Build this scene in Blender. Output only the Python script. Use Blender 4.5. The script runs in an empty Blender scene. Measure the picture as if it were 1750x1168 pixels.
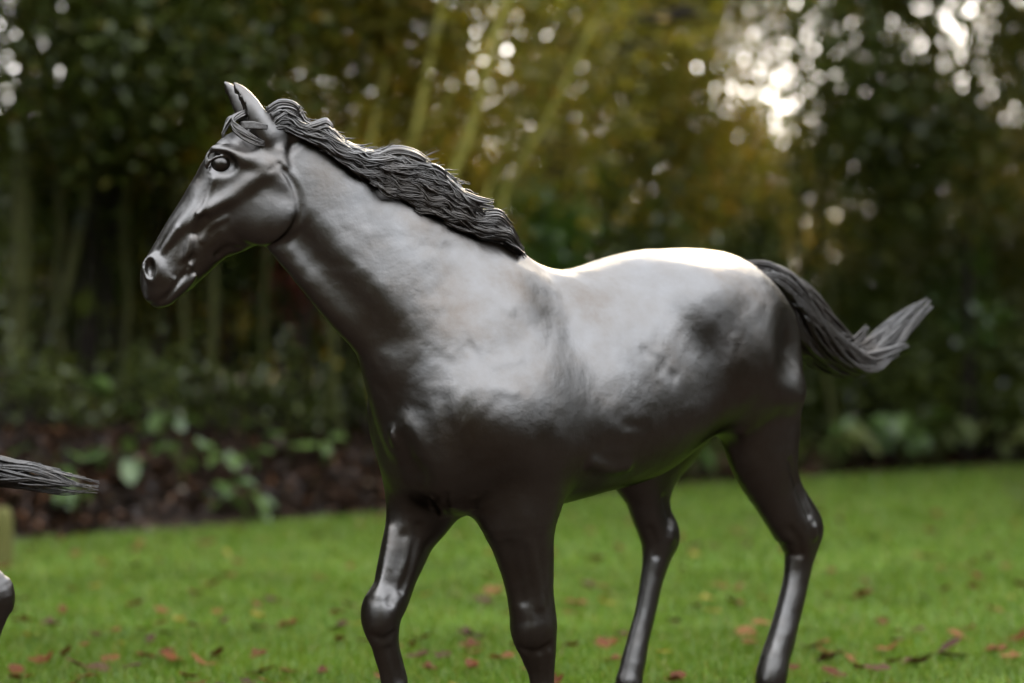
import bpy, bmesh, math, random
import numpy as np
from mathutils import Vector, Matrix, Euler, noise as mnoise

# ---------------------------------------------------------------- camera, sky, sun, exposure
SC = bpy.context.scene
C = SC.collection
cam = bpy.data.objects.new('camera', bpy.data.cameras.new('camera')); C.objects.link(cam); SC.camera = cam
cam.location = (0, 0, 1.1); cam.rotation_euler = (math.radians(90), 0, 0)
cam.data.sensor_width = 36.0; cam.data.lens = 85.0; cam.data.shift_y = 16.0 / 1750.0
cam.data.clip_start = .1; cam.data.clip_end = 900
cam.data.dof.use_dof = True; cam.data.dof.focus_distance = 6.17; cam.data.dof.aperture_fstop = 1.45; cam.data.dof.aperture_blades = 0

SUN_EL, SUN_AZ = math.radians(18), math.radians(8)          # low behind the wood, a little to the right
world = bpy.data.worlds.new('World'); SC.world = world; world.use_nodes = True
wn, wl = world.node_tree.nodes, world.node_tree.links
bg = wn['Background']; sky = wn.new('ShaderNodeTexSky'); sky.sky_type = 'NISHITA'; sky.sun_disc = False
sky.sun_elevation = SUN_EL; sky.sun_rotation = SUN_AZ; sky.air_density = 1.0; sky.dust_density = 3.0; sky.ozone_density = 1.0
hs = wn.new('ShaderNodeHueSaturation'); hs.inputs['Saturation'].default_value = .45          # thin high cloud takes the blue out
cl = wn.new('ShaderNodeMix'); cl.data_type = 'RGBA'; cl.inputs[0].default_value = .72; cl.inputs[7].default_value = (5.6, 5.75, 6.15, 1)   # even veil of high cloud
wl.new(sky.outputs[0], hs.inputs['Color']); wl.new(hs.outputs[0], cl.inputs[6]); wl.new(cl.outputs[2], bg.inputs['Color']); bg.inputs['Strength'].default_value = .15
sl = bpy.data.lights.new('sun', 'SUN'); sl.energy = 4.8; sl.angle = math.radians(18); sl.color = (1.0, .82, .55)
sun = bpy.data.objects.new('sun', sl); C.objects.link(sun)
sd = Vector((math.sin(SUN_AZ) * math.cos(SUN_EL), math.cos(SUN_AZ) * math.cos(SUN_EL), math.sin(SUN_EL)))
sun.rotation_euler = sd.to_track_quat('Z', 'Y').to_euler(); sun.location = (2, 20, 12)
SC.view_settings.view_transform = 'Standard'; SC.view_settings.look = 'None'; SC.view_settings.gamma = 1.0; SC.view_settings.exposure = 2.32
SC.cycles.use_denoising = True; SC.cycles.denoiser = 'OPENIMAGEDENOISE'
SC.cycles.max_bounces = 6; SC.cycles.transparent_max_bounces = 8; SC.cycles.caustics_reflective = False; SC.cycles.caustics_refractive = False
SC.cycles.sample_clamp_indirect = 6.0
HRES = .0045
# ---------------------------------------------------------------- helpers
def tag(o, label=None, cat=None, group=None, kind=None):
    if label: o['label'] = label
    if cat: o['category'] = cat
    if group: o['group'] = group
    if kind: o['kind'] = kind
    return o
def empty(name, loc=(0, 0, 0), rz=0):
    o = bpy.data.objects.new(name, None); C.objects.link(o); o.location = loc; o.rotation_euler = (0, 0, rz); o.empty_display_size = .1
    return o
def mesh_np(name, V, F, smooth=True):
    """V (n,3), F (m,3|4) arrays"""
    me = bpy.data.meshes.new(name); V = np.asarray(V, np.float32); F = np.asarray(F, np.int32); k = F.shape[1]
    me.vertices.add(len(V)); me.vertices.foreach_set('co', V.ravel())
    me.loops.add(F.size); me.loops.foreach_set('vertex_index', F.ravel())
    me.polygons.add(len(F)); me.polygons.foreach_set('loop_start', np.arange(0, F.size, k, dtype=np.int32)); me.polygons.foreach_set('loop_total', np.full(len(F), k, np.int32))
    me.polygons.foreach_set('use_smooth', np.full(len(F), smooth)); me.update(calc_edges=True)
    return me
def obj(name, me, mat, parent=None, loc=(0, 0, 0), rot=(0, 0, 0)):
    o = bpy.data.objects.new(name, me); C.objects.link(o); o.location = loc; o.rotation_euler = rot
    if mat and not me.materials: me.materials.append(mat)
    if parent: o.parent = parent
    return o

def material(name, base, rough=.6, metallic=0.0, spec=.5):
    m = bpy.data.materials.new(name); m.use_nodes = True; b = m.node_tree.nodes['Principled BSDF']
    b.inputs['Base Color'].default_value = (*base, 1); b.inputs['Roughness'].default_value = rough; b.inputs['Metallic'].default_value = metallic; b.inputs['Specular IOR Level'].default_value = spec
    return m, m.node_tree.nodes, m.node_tree.links, b
def noise_ramp(n, l, coord, scale, stops, detail=4, rough=.6):
    t = n.new('ShaderNodeTexNoise'); t.inputs['Scale'].default_value = scale; t.inputs['Detail'].default_value = detail; t.inputs['Roughness'].default_value = rough
    l.new(coord, t.inputs['Vector']); r = n.new('ShaderNodeValToRGB'); l.new(t.outputs['Fac'], r.inputs['Fac'])
    e = r.color_ramp.elements; e[0].position, e[0].color = stops[0][0], (*stops[0][1], 1); e[1].position, e[1].color = stops[-1][0], (*stops[-1][1], 1)
    for p, c in stops[1:-1]: k = e.new(p); k.color = (*c, 1)
    return t, r
def mix(n, l, a, b, fac, mode='MIX'):
    m = n.new('ShaderNodeMix'); m.data_type = 'RGBA'; m.blend_type = mode
    for s, v in ((m.inputs[6], a), (m.inputs[7], b), (m.inputs[0], fac)):
        if hasattr(v, 'is_output'): l.new(v, s)
        else: s.default_value = (*v, 1) if isinstance(v, tuple) else v
    return m.outputs[2]

def leaf_material(name, stops, trans=.45, gloss=.12, rough=.4, tboost=(1.25, 1.2, .6)):
    """foliage: each leaf takes its own tint; light comes through it"""
    m = bpy.data.materials.new(name); m.use_nodes = True; n, l = m.node_tree.nodes, m.node_tree.links; n.clear()
    g = n.new('ShaderNodeNewGeometry'); r = n.new('ShaderNodeValToRGB'); l.new(g.outputs['Random Per Island'], r.inputs['Fac'])
    e = r.color_ramp.elements; e[0].position, e[0].color = stops[0][0], (*stops[0][1], 1); e[1].position, e[1].color = stops[-1][0], (*stops[-1][1], 1)
    for p, c in stops[1:-1]: k = e.new(p); k.color = (*c, 1)
    oi = n.new('ShaderNodeObjectInfo'); tc = n.new('ShaderNodeTexCoord')
    t = n.new('ShaderNodeTexNoise'); t.inputs['Scale'].default_value = 1.6; l.new(tc.outputs['Object'], t.inputs['Vector'])
    hv = n.new('ShaderNodeHueSaturation'); l.new(r.outputs[0], hv.inputs['Color'])
    mp = n.new('ShaderNodeMapRange'); mp.inputs[3].default_value = .55; mp.inputs[4].default_value = 1.5; l.new(t.outputs['Fac'], mp.inputs[0]); l.new(mp.outputs[0], hv.inputs['Value'])
    d = n.new('ShaderNodeBsdfDiffuse'); l.new(hv.outputs[0], d.inputs['Color'])
    tr = n.new('ShaderNodeBsdfTranslucent'); l.new(mix(n, l, hv.outputs[0], tboost, 1.0, 'MULTIPLY'), tr.inputs['Color'])
    ms = n.new('ShaderNodeMixShader'); ms.inputs[0].default_value = trans; l.new(d.outputs[0], ms.inputs[1]); l.new(tr.outputs[0], ms.inputs[2])
    gl = n.new('ShaderNodeBsdfGlossy'); gl.inputs['Roughness'].default_value = rough; gl.inputs['Color'].default_value = (.5, .5, .5, 1)
    m2 = n.new('ShaderNodeMixShader'); m2.inputs[0].default_value = gloss; l.new(ms.outputs[0], m2.inputs[1]); l.new(gl.outputs[0], m2.inputs[2])
    o = n.new('ShaderNodeOutputMaterial'); l.new(m2.outputs[0], o.inputs['Surface'])
    return m

def tubes_np(paths, sides=6):
    """paths: list of (points (n,3), radii (n,)) -> V, F of closed-off round tubes"""
    VV, FF = [], []; off = 0
    for P, R in paths:
        P = np.asarray(P, float); R = np.asarray(R, float); n = len(P)
        T = np.gradient(P, axis=0); T /= np.linalg.norm(T, axis=1)[:, None] + 1e-9
        ref = np.array([0, 0, 1.]) if abs(T[0][2]) < .9 else np.array([1., 0, 0])
        X = np.cross(T, ref); X /= np.linalg.norm(X, axis=1)[:, None] + 1e-9; Y = np.cross(T, X)
        a = np.linspace(0, 2 * math.pi, sides, endpoint=False)
        V = P[:, None] + R[:, None, None] * (np.cos(a)[None, :, None] * X[:, None] + np.sin(a)[None, :, None] * Y[:, None])
        V = V.reshape(-1, 3); i = np.arange(n - 1)[:, None] * sides; j = np.arange(sides)[None]; j2 = (j + 1) % sides
        F = np.stack([i + j, i + j2, i + sides + j2, i + sides + j], -1).reshape(-1, 4)
        caps = []
        if sides >= 4:
            for b in (0, (n - 1) * sides):
                for q in range(1, sides - 2, 2): caps.append((b, b + q, b + q + 1, b + q + 2) if b else (b, b + q + 2, b + q + 1, b + q))
        F = np.vstack([F, np.array(caps, int).reshape(-1, 4)])
        VV.append(V); FF.append(F + off); off += len(V)
    return np.vstack(VV), np.vstack(FF)
def resample(a, n):
    a = np.asarray(a, float); m = len(a)
    t = np.linspace(0, m - 1, n); i = np.clip(t.astype(int), 0, m - 2); f = (t - i)[:, None]
    g = lambda k: a[np.clip(k, 0, m - 1)]
    p0, p1, p2, p3 = g(i - 1), g(i), g(i + 1), g(i + 2)
    p0 = np.where((i - 1 < 0)[:, None], 2 * p1 - p2, p0); p3 = np.where((i + 2 > m - 1)[:, None], 2 * p2 - p1, p3)
    return .5 * (2 * p1 + (p2 - p0) * f + (2 * p0 - 5 * p1 + 4 * p2 - p3) * f ** 2 + (3 * p1 - p0 - 3 * p2 + p3) * f ** 3)

# ---------------------------------------------------------------- lawn, bank, wood floor
EDGE = [(-30, 9.0), (-12, 10.5), (-6, 12.0), (-2.9, 13.9), (-2.06, 14.9), (-.88, 16.2), (1.4, 19.6), (3.3, 21.6), (4.9, 23.0), (9, 25), (30, 30)]
def edge_y(x): return float(np.interp(x, [e[0] for e in EDGE], [e[1] for e in EDGE]))
def ground_z(x, y):
    """the lawn is level; past its edge a bank of leaf mould rises into the wood"""
    t = y - edge_y(x); left = float(np.interp(x, [-2, 2], [1, .35]))
    z = 0 if t <= 0 else left * (.75 * (1 - math.exp(-t * .45))) + .10 * (1 - math.exp(-t * 2.0))
    return z + (.05 * mnoise.noise((x * .8, y * .8, 0)) * min(1, max(0, t)))
def sheet(name, xs, ys, zf, mat):
    V = np.array([(x, y, zf(x, y)) for y in ys for x in xs]); nx = len(xs)
    F = np.array([(j * nx + i, j * nx + i + 1, (j + 1) * nx + i + 1, (j + 1) * nx + i) for j in range(len(ys) - 1) for i in range(nx - 1)])
    return tag(obj(name, mesh_np(name, V, F), mat), kind='structure')
m_lawn, n, l, b = material('lawn_turf', (.05, .1, .02), .9, 0, .2)
tc = n.new('ShaderNodeTexCoord')
_, r1 = noise_ramp(n, l, tc.outputs['Object'], 1.1, [(.3, (.078, .150, .012)), (.7, (.118, .195, .018))])
_, r2 = noise_ramp(n, l, tc.outputs['Object'], 60, [(.3, (.55, .6, .5)), (.75, (1.25, 1.2, 1.1))])
l.new(mix(n, l, r1.outputs[0], r2.outputs[0], 1.0, 'MULTIPLY'), b.inputs['Base Color'])
m_mould, n, l, b = material('leaf_mould', (.03, .02, .015), .9, 0, .2)
tc = n.new('ShaderNodeTexCoord')
_, r1 = noise_ramp(n, l, tc.outputs['Object'], 6, [(.3, (.012, .009, .007)), (.55, (.030, .019, .012)), (.75, (.055, .028, .014))])
t2, _ = noise_ramp(n, l, tc.outputs['Object'], 25, [(.3, (0, 0, 0)), (.7, (1, 1, 1))])
l.new(r1.outputs[0], b.inputs['Base Color']); bp = n.new('ShaderNodeBump'); bp.inputs['Strength'].default_value = .6; bp.inputs['Distance'].default_value = .05
l.new(t2.outputs['Fac'], bp.inputs['Height']); l.new(bp.outputs[0], b.inputs['Normal'])
gx = np.r_[-200, -120, -70, -40, np.arange(-26, 26.1, .5), 40, 70, 120, 200]; gy = np.r_[-200, -100, -50, np.arange(-26, 8, 2.0), np.arange(8, 34, .4), 36, 40, 46, 60, 90, 150, 260, 400]
floor_o = sheet('ground', gx, gy, lambda x, y: ground_z(x, y) - .03 if y > edge_y(x) - .6 and abs(x) < 30 else (-.03 if abs(x) < 30 else -.03), m_mould)
# the lawn lies on it and ends in an uneven line
def lawn():
    """a glade of turf stopped short out of view to keep green off the bronze, ending at the foot of the bank in an uneven line"""
    V = []; F = []; k = 90; rows = np.linspace(0, 1, 70)
    for t in rows:
        y0 = 7.4 + (19 - 7.4) * t; xl, xr = -(.2118 * y0 + .30), .2118 * y0 + .35  # unseen bare mould added before and beside the turf, to darken the bronze's reflections
        for u in np.linspace(0, 1, k):
            x = xl + (xr - xl) * u; w = .10 * mnoise.noise((y0 * 1.3, 7 * round(u), 0)) * abs(2 * u - 1) ** 8; s = 7.45 + .06 * mnoise.noise((x * 2, 5, 0))
            e = edge_y(x) - .12 + .16 * mnoise.noise((x * 1.7, 3.1, 0)) + .07 * mnoise.noise((x * 6, 9, 0)); y = s + (e - s) * t
            V.append((x + w, y, .008 * mnoise.noise((x * .9, y, 2))))
    for j in range(len(rows) - 1):
        for i in range(k - 1): F.append((j * k + i, j * k + i + 1, (j + 1) * k + i + 1, (j + 1) * k + i))
    return tag(obj('lawn', mesh_np('lawn', V, F), m_lawn), kind='structure')
lawn_o = lawn()
def grass():
    rng = np.random.RandomState(5); P = []
    for d0, d1, dens in ((7.4, 9.5, 5200), (9.5, 12, 2600), (12, 17, 1300), (17, 24, 700)):
        dm = (d0 + d1) / 2; w = d1 * .235; N = int(2 * w * (d1 - d0) * dens)
        x = rng.uniform(-w, w, N); y = rng.uniform(d0, d1, N); P.append(np.stack([x, y], 1)[y < np.interp(x, [e[0] for e in EDGE], [e[1] for e in EDGE]) - .05])
    P = np.vstack(P); N = len(P); a = rng.uniform(0, 6.283, N); hgt = rng.uniform(.018, .045, N) * (1 + .03 * (P[:, 1] - 8)); wd = rng.uniform(.0022, .004, N) * (1 + .12 * (P[:, 1] - 8)); ln = rng.uniform(.2, .9, N) * hgt; b = rng.uniform(0, 6.283, N)
    dx, dy = np.cos(a) * wd, np.sin(a) * wd
    V = np.empty((N, 3, 3)); V[:, 0] = np.stack([P[:, 0] - dx, P[:, 1] - dy, np.zeros(N)], 1); V[:, 1] = np.stack([P[:, 0] + dx, P[:, 1] + dy, np.zeros(N)], 1)
    V[:, 2] = np.stack([P[:, 0] + np.cos(b) * ln, P[:, 1] + np.sin(b) * ln, hgt], 1)
    m = leaf_material('grass_blade', [(0, (.078, .150, .010)), (.5, (.118, .195, .017)), (.85, (.155, .215, .024)), (1, (.24, .20, .05))], .3, .06, .45, (1.1, 1.15, .6))
    return tag(obj('grass', mesh_np('grass', V.reshape(-1, 3), np.arange(3 * N).reshape(-1, 3), False), m), 'short green grass of the lawn round the bronze horse', 'grass', kind='stuff')
grass()
# ---------------------------------------------------------------- trees, shrubs, plants
def X(px, d): return (px - 875) * d / 4132.0
def Z(py, d): return 1.1 - (py - 600) * d / 4132.0
def leaf_cloud(cent, n, sigma, size, rng, flat=.55, wid=.55):
    """n leaf-shaped faces scattered round the points cent"""
    cent = np.asarray(cent, float); P = cent[rng.randint(0, len(cent), n)] + rng.normal(size=(n, 3)) * np.asarray(sigma)
    nor = rng.normal(size=(n, 3)); nor[:, 2] = np.abs(nor[:, 2]) + flat; nor /= np.linalg.norm(nor, axis=1)[:, None]
    a = np.cross(nor, rng.normal(size=(n, 3))); a /= np.linalg.norm(a, axis=1)[:, None]; b = np.cross(nor, a)
    s = (size * rng.uniform(.6, 1.3, n))[:, None]
    V = np.stack([P - a * s * .5, P - b * s * wid * .5 + a * s * .03 - nor * s * .06, P + a * s * .5 - nor * s * .08, P + b * s * wid * .5 + a * s * .03 - nor * s * .06], 1)
    return V.reshape(-1, 3), np.arange(4 * n).reshape(-1, 4)
def bark(name, c1, c2, scale=14):
    m, n, l, b = material(name, c1, .85, 0, .2); tc = n.new('ShaderNodeTexCoord'); mp = n.new('ShaderNodeMapping'); mp.inputs['Scale'].default_value = (1, 1, .25); l.new(tc.outputs['Object'], mp.inputs[0])
    t, r = noise_ramp(n, l, mp.outputs[0], scale, [(.3, c1), (.7, c2)], 6); l.new(r.outputs[0], b.inputs['Base Color'])
    bp = n.new('ShaderNodeBump'); bp.inputs['Strength'].default_value = .7; bp.inputs['Distance'].default_value = .02; l.new(t.outputs['Fac'], bp.inputs['Height']); l.new(bp.outputs[0], b.inputs['Normal'])
    return m
m_bark_dark = bark('dark_bark', (.010, .008, .006), (.030, .022, .015)); m_bark_moss = bark('mossy_bark', (.034, .038, .010), (.068, .068, .020)); m_bark_gold = bark('golden_bark', (.20, .19, .035), (.32, .28, .07))
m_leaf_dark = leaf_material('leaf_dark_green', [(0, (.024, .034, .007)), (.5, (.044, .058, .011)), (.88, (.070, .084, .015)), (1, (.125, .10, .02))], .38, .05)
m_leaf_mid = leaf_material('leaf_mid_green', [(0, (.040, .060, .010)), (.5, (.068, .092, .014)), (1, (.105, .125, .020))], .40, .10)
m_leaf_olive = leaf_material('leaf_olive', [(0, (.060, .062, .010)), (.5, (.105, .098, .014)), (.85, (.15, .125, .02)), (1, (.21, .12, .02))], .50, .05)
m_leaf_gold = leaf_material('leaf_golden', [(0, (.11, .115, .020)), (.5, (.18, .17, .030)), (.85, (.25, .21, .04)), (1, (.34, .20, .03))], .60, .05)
m_leaf_bright = leaf_material('leaf_bright_green', [(0, (.05, .11, .015)), (.5, (.08, .16, .022)), (1, (.12, .20, .03))], .45, .12)
m_leaf_red = leaf_material('leaf_red', [(0, (.13, .025, .018)), (.6, (.20, .04, .028)), (1, (.24, .07, .04))], .45, .10)

def limb(rng, p, d, length, r0, r1, n=7, wob=.25, droop=0.0):
    P = [np.array(p, float)]; d = np.array(d, float); d /= np.linalg.norm(d)
    for i in range(n - 1):
        d = d + rng.normal(size=3) * wob * .3 + np.array([0, 0, -droop / n]); d /= np.linalg.norm(d); P.append(P[-1] + d * length / (n - 1))
    return np.array(P), np.linspace(r0, r1, n)
def tree(name, label, cat, base, top, r, h, leafm, barkm, seed, crown0=.35, spread=1.5, n_leaf=9000, leaf=.085, limbs=14, group=None, sigma=.22, twigs=4):
    """base and top are points; the stem leans from one to the other and goes on to height h"""
    rng = np.random.RandomState(seed); base = np.array(base, float); top = np.array(top, float); ax = (top - base) / (top[2] - base[2])
    root = empty(name, base); tag(root, label, cat, group)
    hs = np.linspace(-.15, h, 12); P = np.array([ax * z + np.array([rng.normal() * .03, rng.normal() * .03, 0]) * (z > 0) for z in hs]); R = r * (1 - .78 * np.clip(hs / h, 0, 1)); R[0] *= 1.35; R[1] *= 1.12
    paths = [(P, R)]; cent = []
    for i in range(limbs):
        t = crown0 + (1 - crown0) * (i + rng.rand()) / limbs; z = t * h; p = np.array([np.interp(z, hs, P[:, k]) for k in range(3)]); a = rng.uniform(0, 6.283)
        L = spread * (1.1 - .55 * t) * rng.uniform(.7, 1.25); q = limb(rng, p, (math.cos(a), math.sin(a), rng.uniform(.1, .8)), L, r * .38 * (1.1 - t * .6), r * .06, 7, .3, .25); paths.append(q)
        for j in range(twigs):
            k = rng.randint(2, 7); a2 = rng.uniform(0, 6.283); s = limb(rng, q[0][min(k, 6)], (math.cos(a2), math.sin(a2), rng.uniform(-.2, .7)), L * rng.uniform(.3, .55), r * .10, r * .03, 5, .35, .3); paths.append(s); cent += list(s[0][1:]) * 2
        cent += list(q[0][3:])
    V, F = tubes_np(paths, 6); obj('trunk', mesh_np(name + '_trunk', V, F), barkm, root)
    V, F = leaf_cloud(cent, int(n_leaf * 2.0), sigma * 1.5, leaf * 1.15, rng); obj('crown', mesh_np(name + '_crown', V, F, False), leafm, root)
    return root
def shrub(name, label, cat, x, y, w, h, leafm, seed, n_leaf=5000, leaf=.09, group=None, barkm=None, z0=.25, lumps=22):
    """many stems from the ground, leaves massed on the outside in uneven lumps"""
    rng = np.random.RandomState(seed); root = empty(name, (x, y, ground_z(x, y) - .03)); tag(root, label, cat, group); paths = []; cent = []
    for i in range(lumps):
        a = rng.uniform(0, 6.283); e = rng.uniform(.0, 1.0); rr = rng.uniform(.35, 1.0)
        c = np.array([math.cos(a) * w * rr * (1 - .55 * e), math.sin(a) * w * .8 * rr * (1 - .55 * e), h * (z0 + (1 - z0) * e) * rng.uniform(.8, 1.1)])
        if i % 2 == 0:
            t = np.linspace(0, 1, 6)[:, None]; b0 = np.array([rng.normal() * .12, rng.normal() * .12, 0]); P = b0 * (1 - t) + c * t + np.array([0, 0, .15 * h]) * (t * (1 - t)); paths.append((P, np.linspace(.022, .006, 6)))
        m = max(.12, w * .22) * rng.uniform(.6, 1.4); cent += [c + rng.normal(size=3) * m * .8 for _ in range(10)]
    V, F = tubes_np(paths, 5); obj('stem', mesh_np(name + '_stem', V, F), barkm or m_bark_dark, root)
    V, F = leaf_cloud(cent, n_leaf, max(.07, w * .11), leaf, rng); V[:, 2] = np.maximum(V[:, 2], .01); obj('foliage', mesh_np(name + '_foliage', V, F, False), leafm, root)
    return root
def G(px, d): x = X(px, d); return (x, d, ground_z(x, d) - .03)

# -- slim trees at the edge of the wood, left to right
def T(label, px0, d, px1, py1, r, h, lm, bm, seed, **k):
    b = G(px0, d); return tree(k.pop('name', 'woodland_tree'), label, 'tree', b, (X(px1, d), d + k.pop('dy', 0), Z(py1, d)), r, h, lm, bm, seed, group=None, **k)
T('straight mossy trunk nearest the left edge of the picture', 32, 17.0, 42, 250, .085, 7.5, m_leaf_dark, m_bark_moss, 11, n_leaf=16000, crown0=0.24)
T('thin mossy stem leaning right beside the leftmost mossy trunk', 62, 17.6, 150, 330, .040, 5.5, m_leaf_dark, m_bark_moss, 12, n_leaf=9000, crown0=0.3, spread=1.1)
T('dark trunk in the upper left with bright sky gaps on both sides', 150, 20.5, 182, 30, .085, 8.0, m_leaf_olive, m_bark_dark, 13, n_leaf=13000, crown0=0.33)
T('dark brown trunk in shade just left of the horse muzzle', 272, 18.5, 284, 220, .075, 7.0, m_leaf_dark, m_bark_dark, 14, n_leaf=12000, crown0=0.3)
T('slender pale brown sapling seen below the horse muzzle', 352, 17.4, 372, 480, .032, 4.6, m_leaf_olive, m_bark_moss, 15, n_leaf=3500, crown0=.5, spread=1.0)
T('dark trunk behind the horse ears among bright sky gaps', 372, 22.5, 380, 60, .060, 8.0, m_leaf_olive, m_bark_dark, 16, n_leaf=10000, crown0=0.33, spread=1.7)
T('slim olive stem seen under the horse throat', 548, 17.6, 568, 560, .030, 4.4, m_leaf_olive, m_bark_moss, 17, n_leaf=3000, crown0=.55, spread=.9)
T('leaning brown stem close under the horse chest line at left', 492, 17.9, 520, 560, .026, 4.2, m_leaf_olive, m_bark_dark, 18, n_leaf=2500, crown0=.55, spread=.9)
T('dark upright trunk behind the horse withers with red leaf tuft', 962, 20.0, 962, 200, .070, 7.5, m_leaf_gold, m_bark_dark, 19, n_leaf=9500, crown0=.40, spread=1.8)
T('dark trunk left of the widest bright sky gap', 1205, 24.0, 1212, 60, .055, 8.5, m_leaf_olive, m_bark_dark, 20, n_leaf=4200, crown0=0.32, spread=0.6)
T('thin dark trunk right of the widest bright sky gap', 1366, 23.5, 1368, 60, .050, 8.5, m_leaf_olive, m_bark_dark, 21, n_leaf=700, crown0=0.42, spread=0.4)
T('dark trunk leaning right above the horse rump', 1366, 24.5, 1424, 20, .065, 8.5, m_leaf_olive, m_bark_dark, 22, n_leaf=800, crown0=0.42, spread=0.5)
T('dark trunk above the horse tail between bright gaps', 1494, 23.0, 1504, 60, .070, 8.5, m_leaf_dark, m_bark_dark, 23, n_leaf=2600, crown0=0.32, spread=0.7)
T('heavy dark trunk right of the horse tail in the upper right', 1586, 24.0, 1590, 60, .095, 9.0, m_leaf_dark, m_bark_dark, 24, n_leaf=12000, crown0=0.24, spread=1.2)
T('dark trunk nearest the right edge of the picture', 1700, 25.0, 1715, 60, .060, 8.5, m_leaf_olive, m_bark_dark, 25, n_leaf=18000, crown0=0.2, spread=1.6)
T('golden leafed sapling behind the middle of the horse back', 1120, 22.0, 1128, 60, .045, 7.0, m_leaf_gold, m_bark_moss, 26, n_leaf=9000, crown0=0.26, spread=0.9)
T('leafy dark sapling in the upper right corner', 1650, 22.6, 1662, 60, .045, 7.0, m_leaf_dark, m_bark_dark, 27, n_leaf=9000, crown0=.28, spread=1.4)
for i_, (lab_, a_, b_, y_, r_) in enumerate((('thin mossy stem between the two leftmost trunks', 108, 96, 250, .028), ('slim mossy stem standing left of the horse muzzle', 212, 224, 250, .030), ('crooked mossy stem touching the horse muzzle', 250, 238, 300, .024), ('slim mossy stem behind the horse cheek', 322, 306, 260, .028), ('thin green stem under the middle of the horse neck', 455, 468, 420, .026), ('green stem right behind the horse poll', 560, 600, 60, .034), ('bent brown stem in front of the horse breast', 588, 560, 540, .024), ('slim green stem right of the dark bough', 1040, 1052, 150, .030), ('thin mossy stem above the horse croup', 1165, 1172, 200, .030), ('thin mossy stem under the leaning dark trunk', 1420, 1412, 220, .030), ('slim mossy stem above the tip of the tail', 1552, 1546, 220, .030))):
    T(lab_, a_, 17.4 + .5 * (i_ % 3) + (0 if a_ < 900 else 4.6), b_, y_, r_, 5.2, m_leaf_mid if i_ % 2 else m_leaf_olive, m_bark_moss, 60 + i_, name='woodland_sapling', n_leaf=2600, crown0=.5, spread=.8, limbs=9)
# -- the coppiced shrub with golden stems behind the mane
def coppice():
    d = 17.2; root = empty('coppiced_hazel', G(760, d)); tag(root, 'coppiced shrub with slanting golden stems behind the horse mane', 'shrub'); rng = np.random.RandomState(31); o = np.array(root.location); cent = []
    for (a, b, r, dy) in (((610, 420), (672, 20), .034, .3), ((668, 420), (752, 20), .042, 0), ((742, 420), (862, 20), .046, -.2), ((812, 420), (886, 140), .030, .4), ((850, 390), (946, 190), .026, -.3), ((690, 300), (832, 80), .014, -.4), ((590, 330), (640, 20), .022, .5)):
        p0 = np.array([X(a[0], d), d, Z(a[1], d)]); p1 = np.array([X(b[0], d), d + dy, Z(b[1], d)]); ax = p1 - p0
        root_p = np.array([X(760, d) + (X(a[0], d) - X(760, d)) * .55, d, o[2] - .1]); top = p1 + ax * rng.uniform(.5, .9)
        P = resample(np.array([root_p, p0, (p0 + p1) / 2 + rng.normal(size=3) * .02, p1, top]), 16) - o; V, F = tubes_np([(P, np.linspace(r, r * .45, 16))], 8); obj('stem', mesh_np('hazel_stem', V, F), m_bark_gold, root)
        for q in P[7:]: cent += [q + np.array([0, .55, 0]) + rng.normal(size=3) * (.40, .22, .30) for _ in range(5)]
    cent = [c for c in cent if c[2] + o[2] > 2.35]
    V, F = leaf_cloud(cent, 8000, .12, .085, rng); obj('foliage', mesh_np('hazel_foliage', V, F, False), m_leaf_gold, root)
# -- evergreen mass that closes the view between the trunks
def thickets():
    rng = np.random.RandomState(41); k = 0
    spec = [(-40, 'at the far left'), (150, 'under the upper left sky gaps'), (330, 'behind the horse head'), (520, 'behind the horse neck'), (700, 'behind the golden stems'), (880, 'behind the horse withers'), (1060, 'behind the horse back'), (1240, 'under the widest sky gap'), (1420, 'above the horse tail'), (1600, 'right of the horse tail'), (1780, 'at the far right')]
    for px, where in spec:
        d = float(np.interp(px, [0, 1750], [21.5, 27.5])) + rng.uniform(-.5, .5); top = {520: 130, 700: 40, 880: 20, 1060: 70, 330: 165}.get(px, 190); h = Z(top, d) - ground_z(X(px, d), d)
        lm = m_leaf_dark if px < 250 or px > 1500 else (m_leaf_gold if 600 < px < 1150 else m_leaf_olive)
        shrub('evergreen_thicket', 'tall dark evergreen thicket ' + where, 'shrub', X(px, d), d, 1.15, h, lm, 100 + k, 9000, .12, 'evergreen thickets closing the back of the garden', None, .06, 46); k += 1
coppice(); thickets()
S = lambda label, px, d, w, h, lm, seed, n=2600, leaf=.09, **k: shrub(k.pop('name', 'undergrowth_shrub'), label, 'shrub', X(px, d), d, w, h, lm, seed, n, leaf, **k)
S('dark leafy bush at the foot of the leftmost mossy trunk', 95, 18.4, .75, 2.0, m_leaf_mid, 201, 5200)
S('dark bush left of the horse muzzle', 215, 18.8, .8, 2.2, m_leaf_olive, 202, 5200)
S('dark bush seen below the horse jaw', 410, 18.6, .7, 1.7, m_leaf_mid, 203, 3800)
S('red-leaved bush under the horse throat', 497, 18.2, .22, 1.45, m_leaf_red, 204, 420, .07, z0=.6)
S('dark bush between horse neck and far foreleg', 590, 18.9, .7, 1.9, m_leaf_mid, 205, 3800)
S('bright green bush behind the horse withers', 930, 19.8, .55, 2.1, m_leaf_bright, 206, 1500, .10, z0=.6)
S('bright green bush behind the middle of the horse back', 1085, 20.4, .75, 2.15, m_leaf_mid, 207, 3600, .10, z0=.4)
S('dark bush behind the horse rump', 1270, 22.6, .9, 2.0, m_leaf_mid, 208, 5200)
S('dark leafy bush just left of the tail tip', 1440, 23.0, .9, 2.1, m_leaf_mid, 209, 5200)
S('bush with bright lime shoots right of the tail tip', 1640, 23.4, .85, 2.2, m_leaf_mid, 210, 4600)
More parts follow.
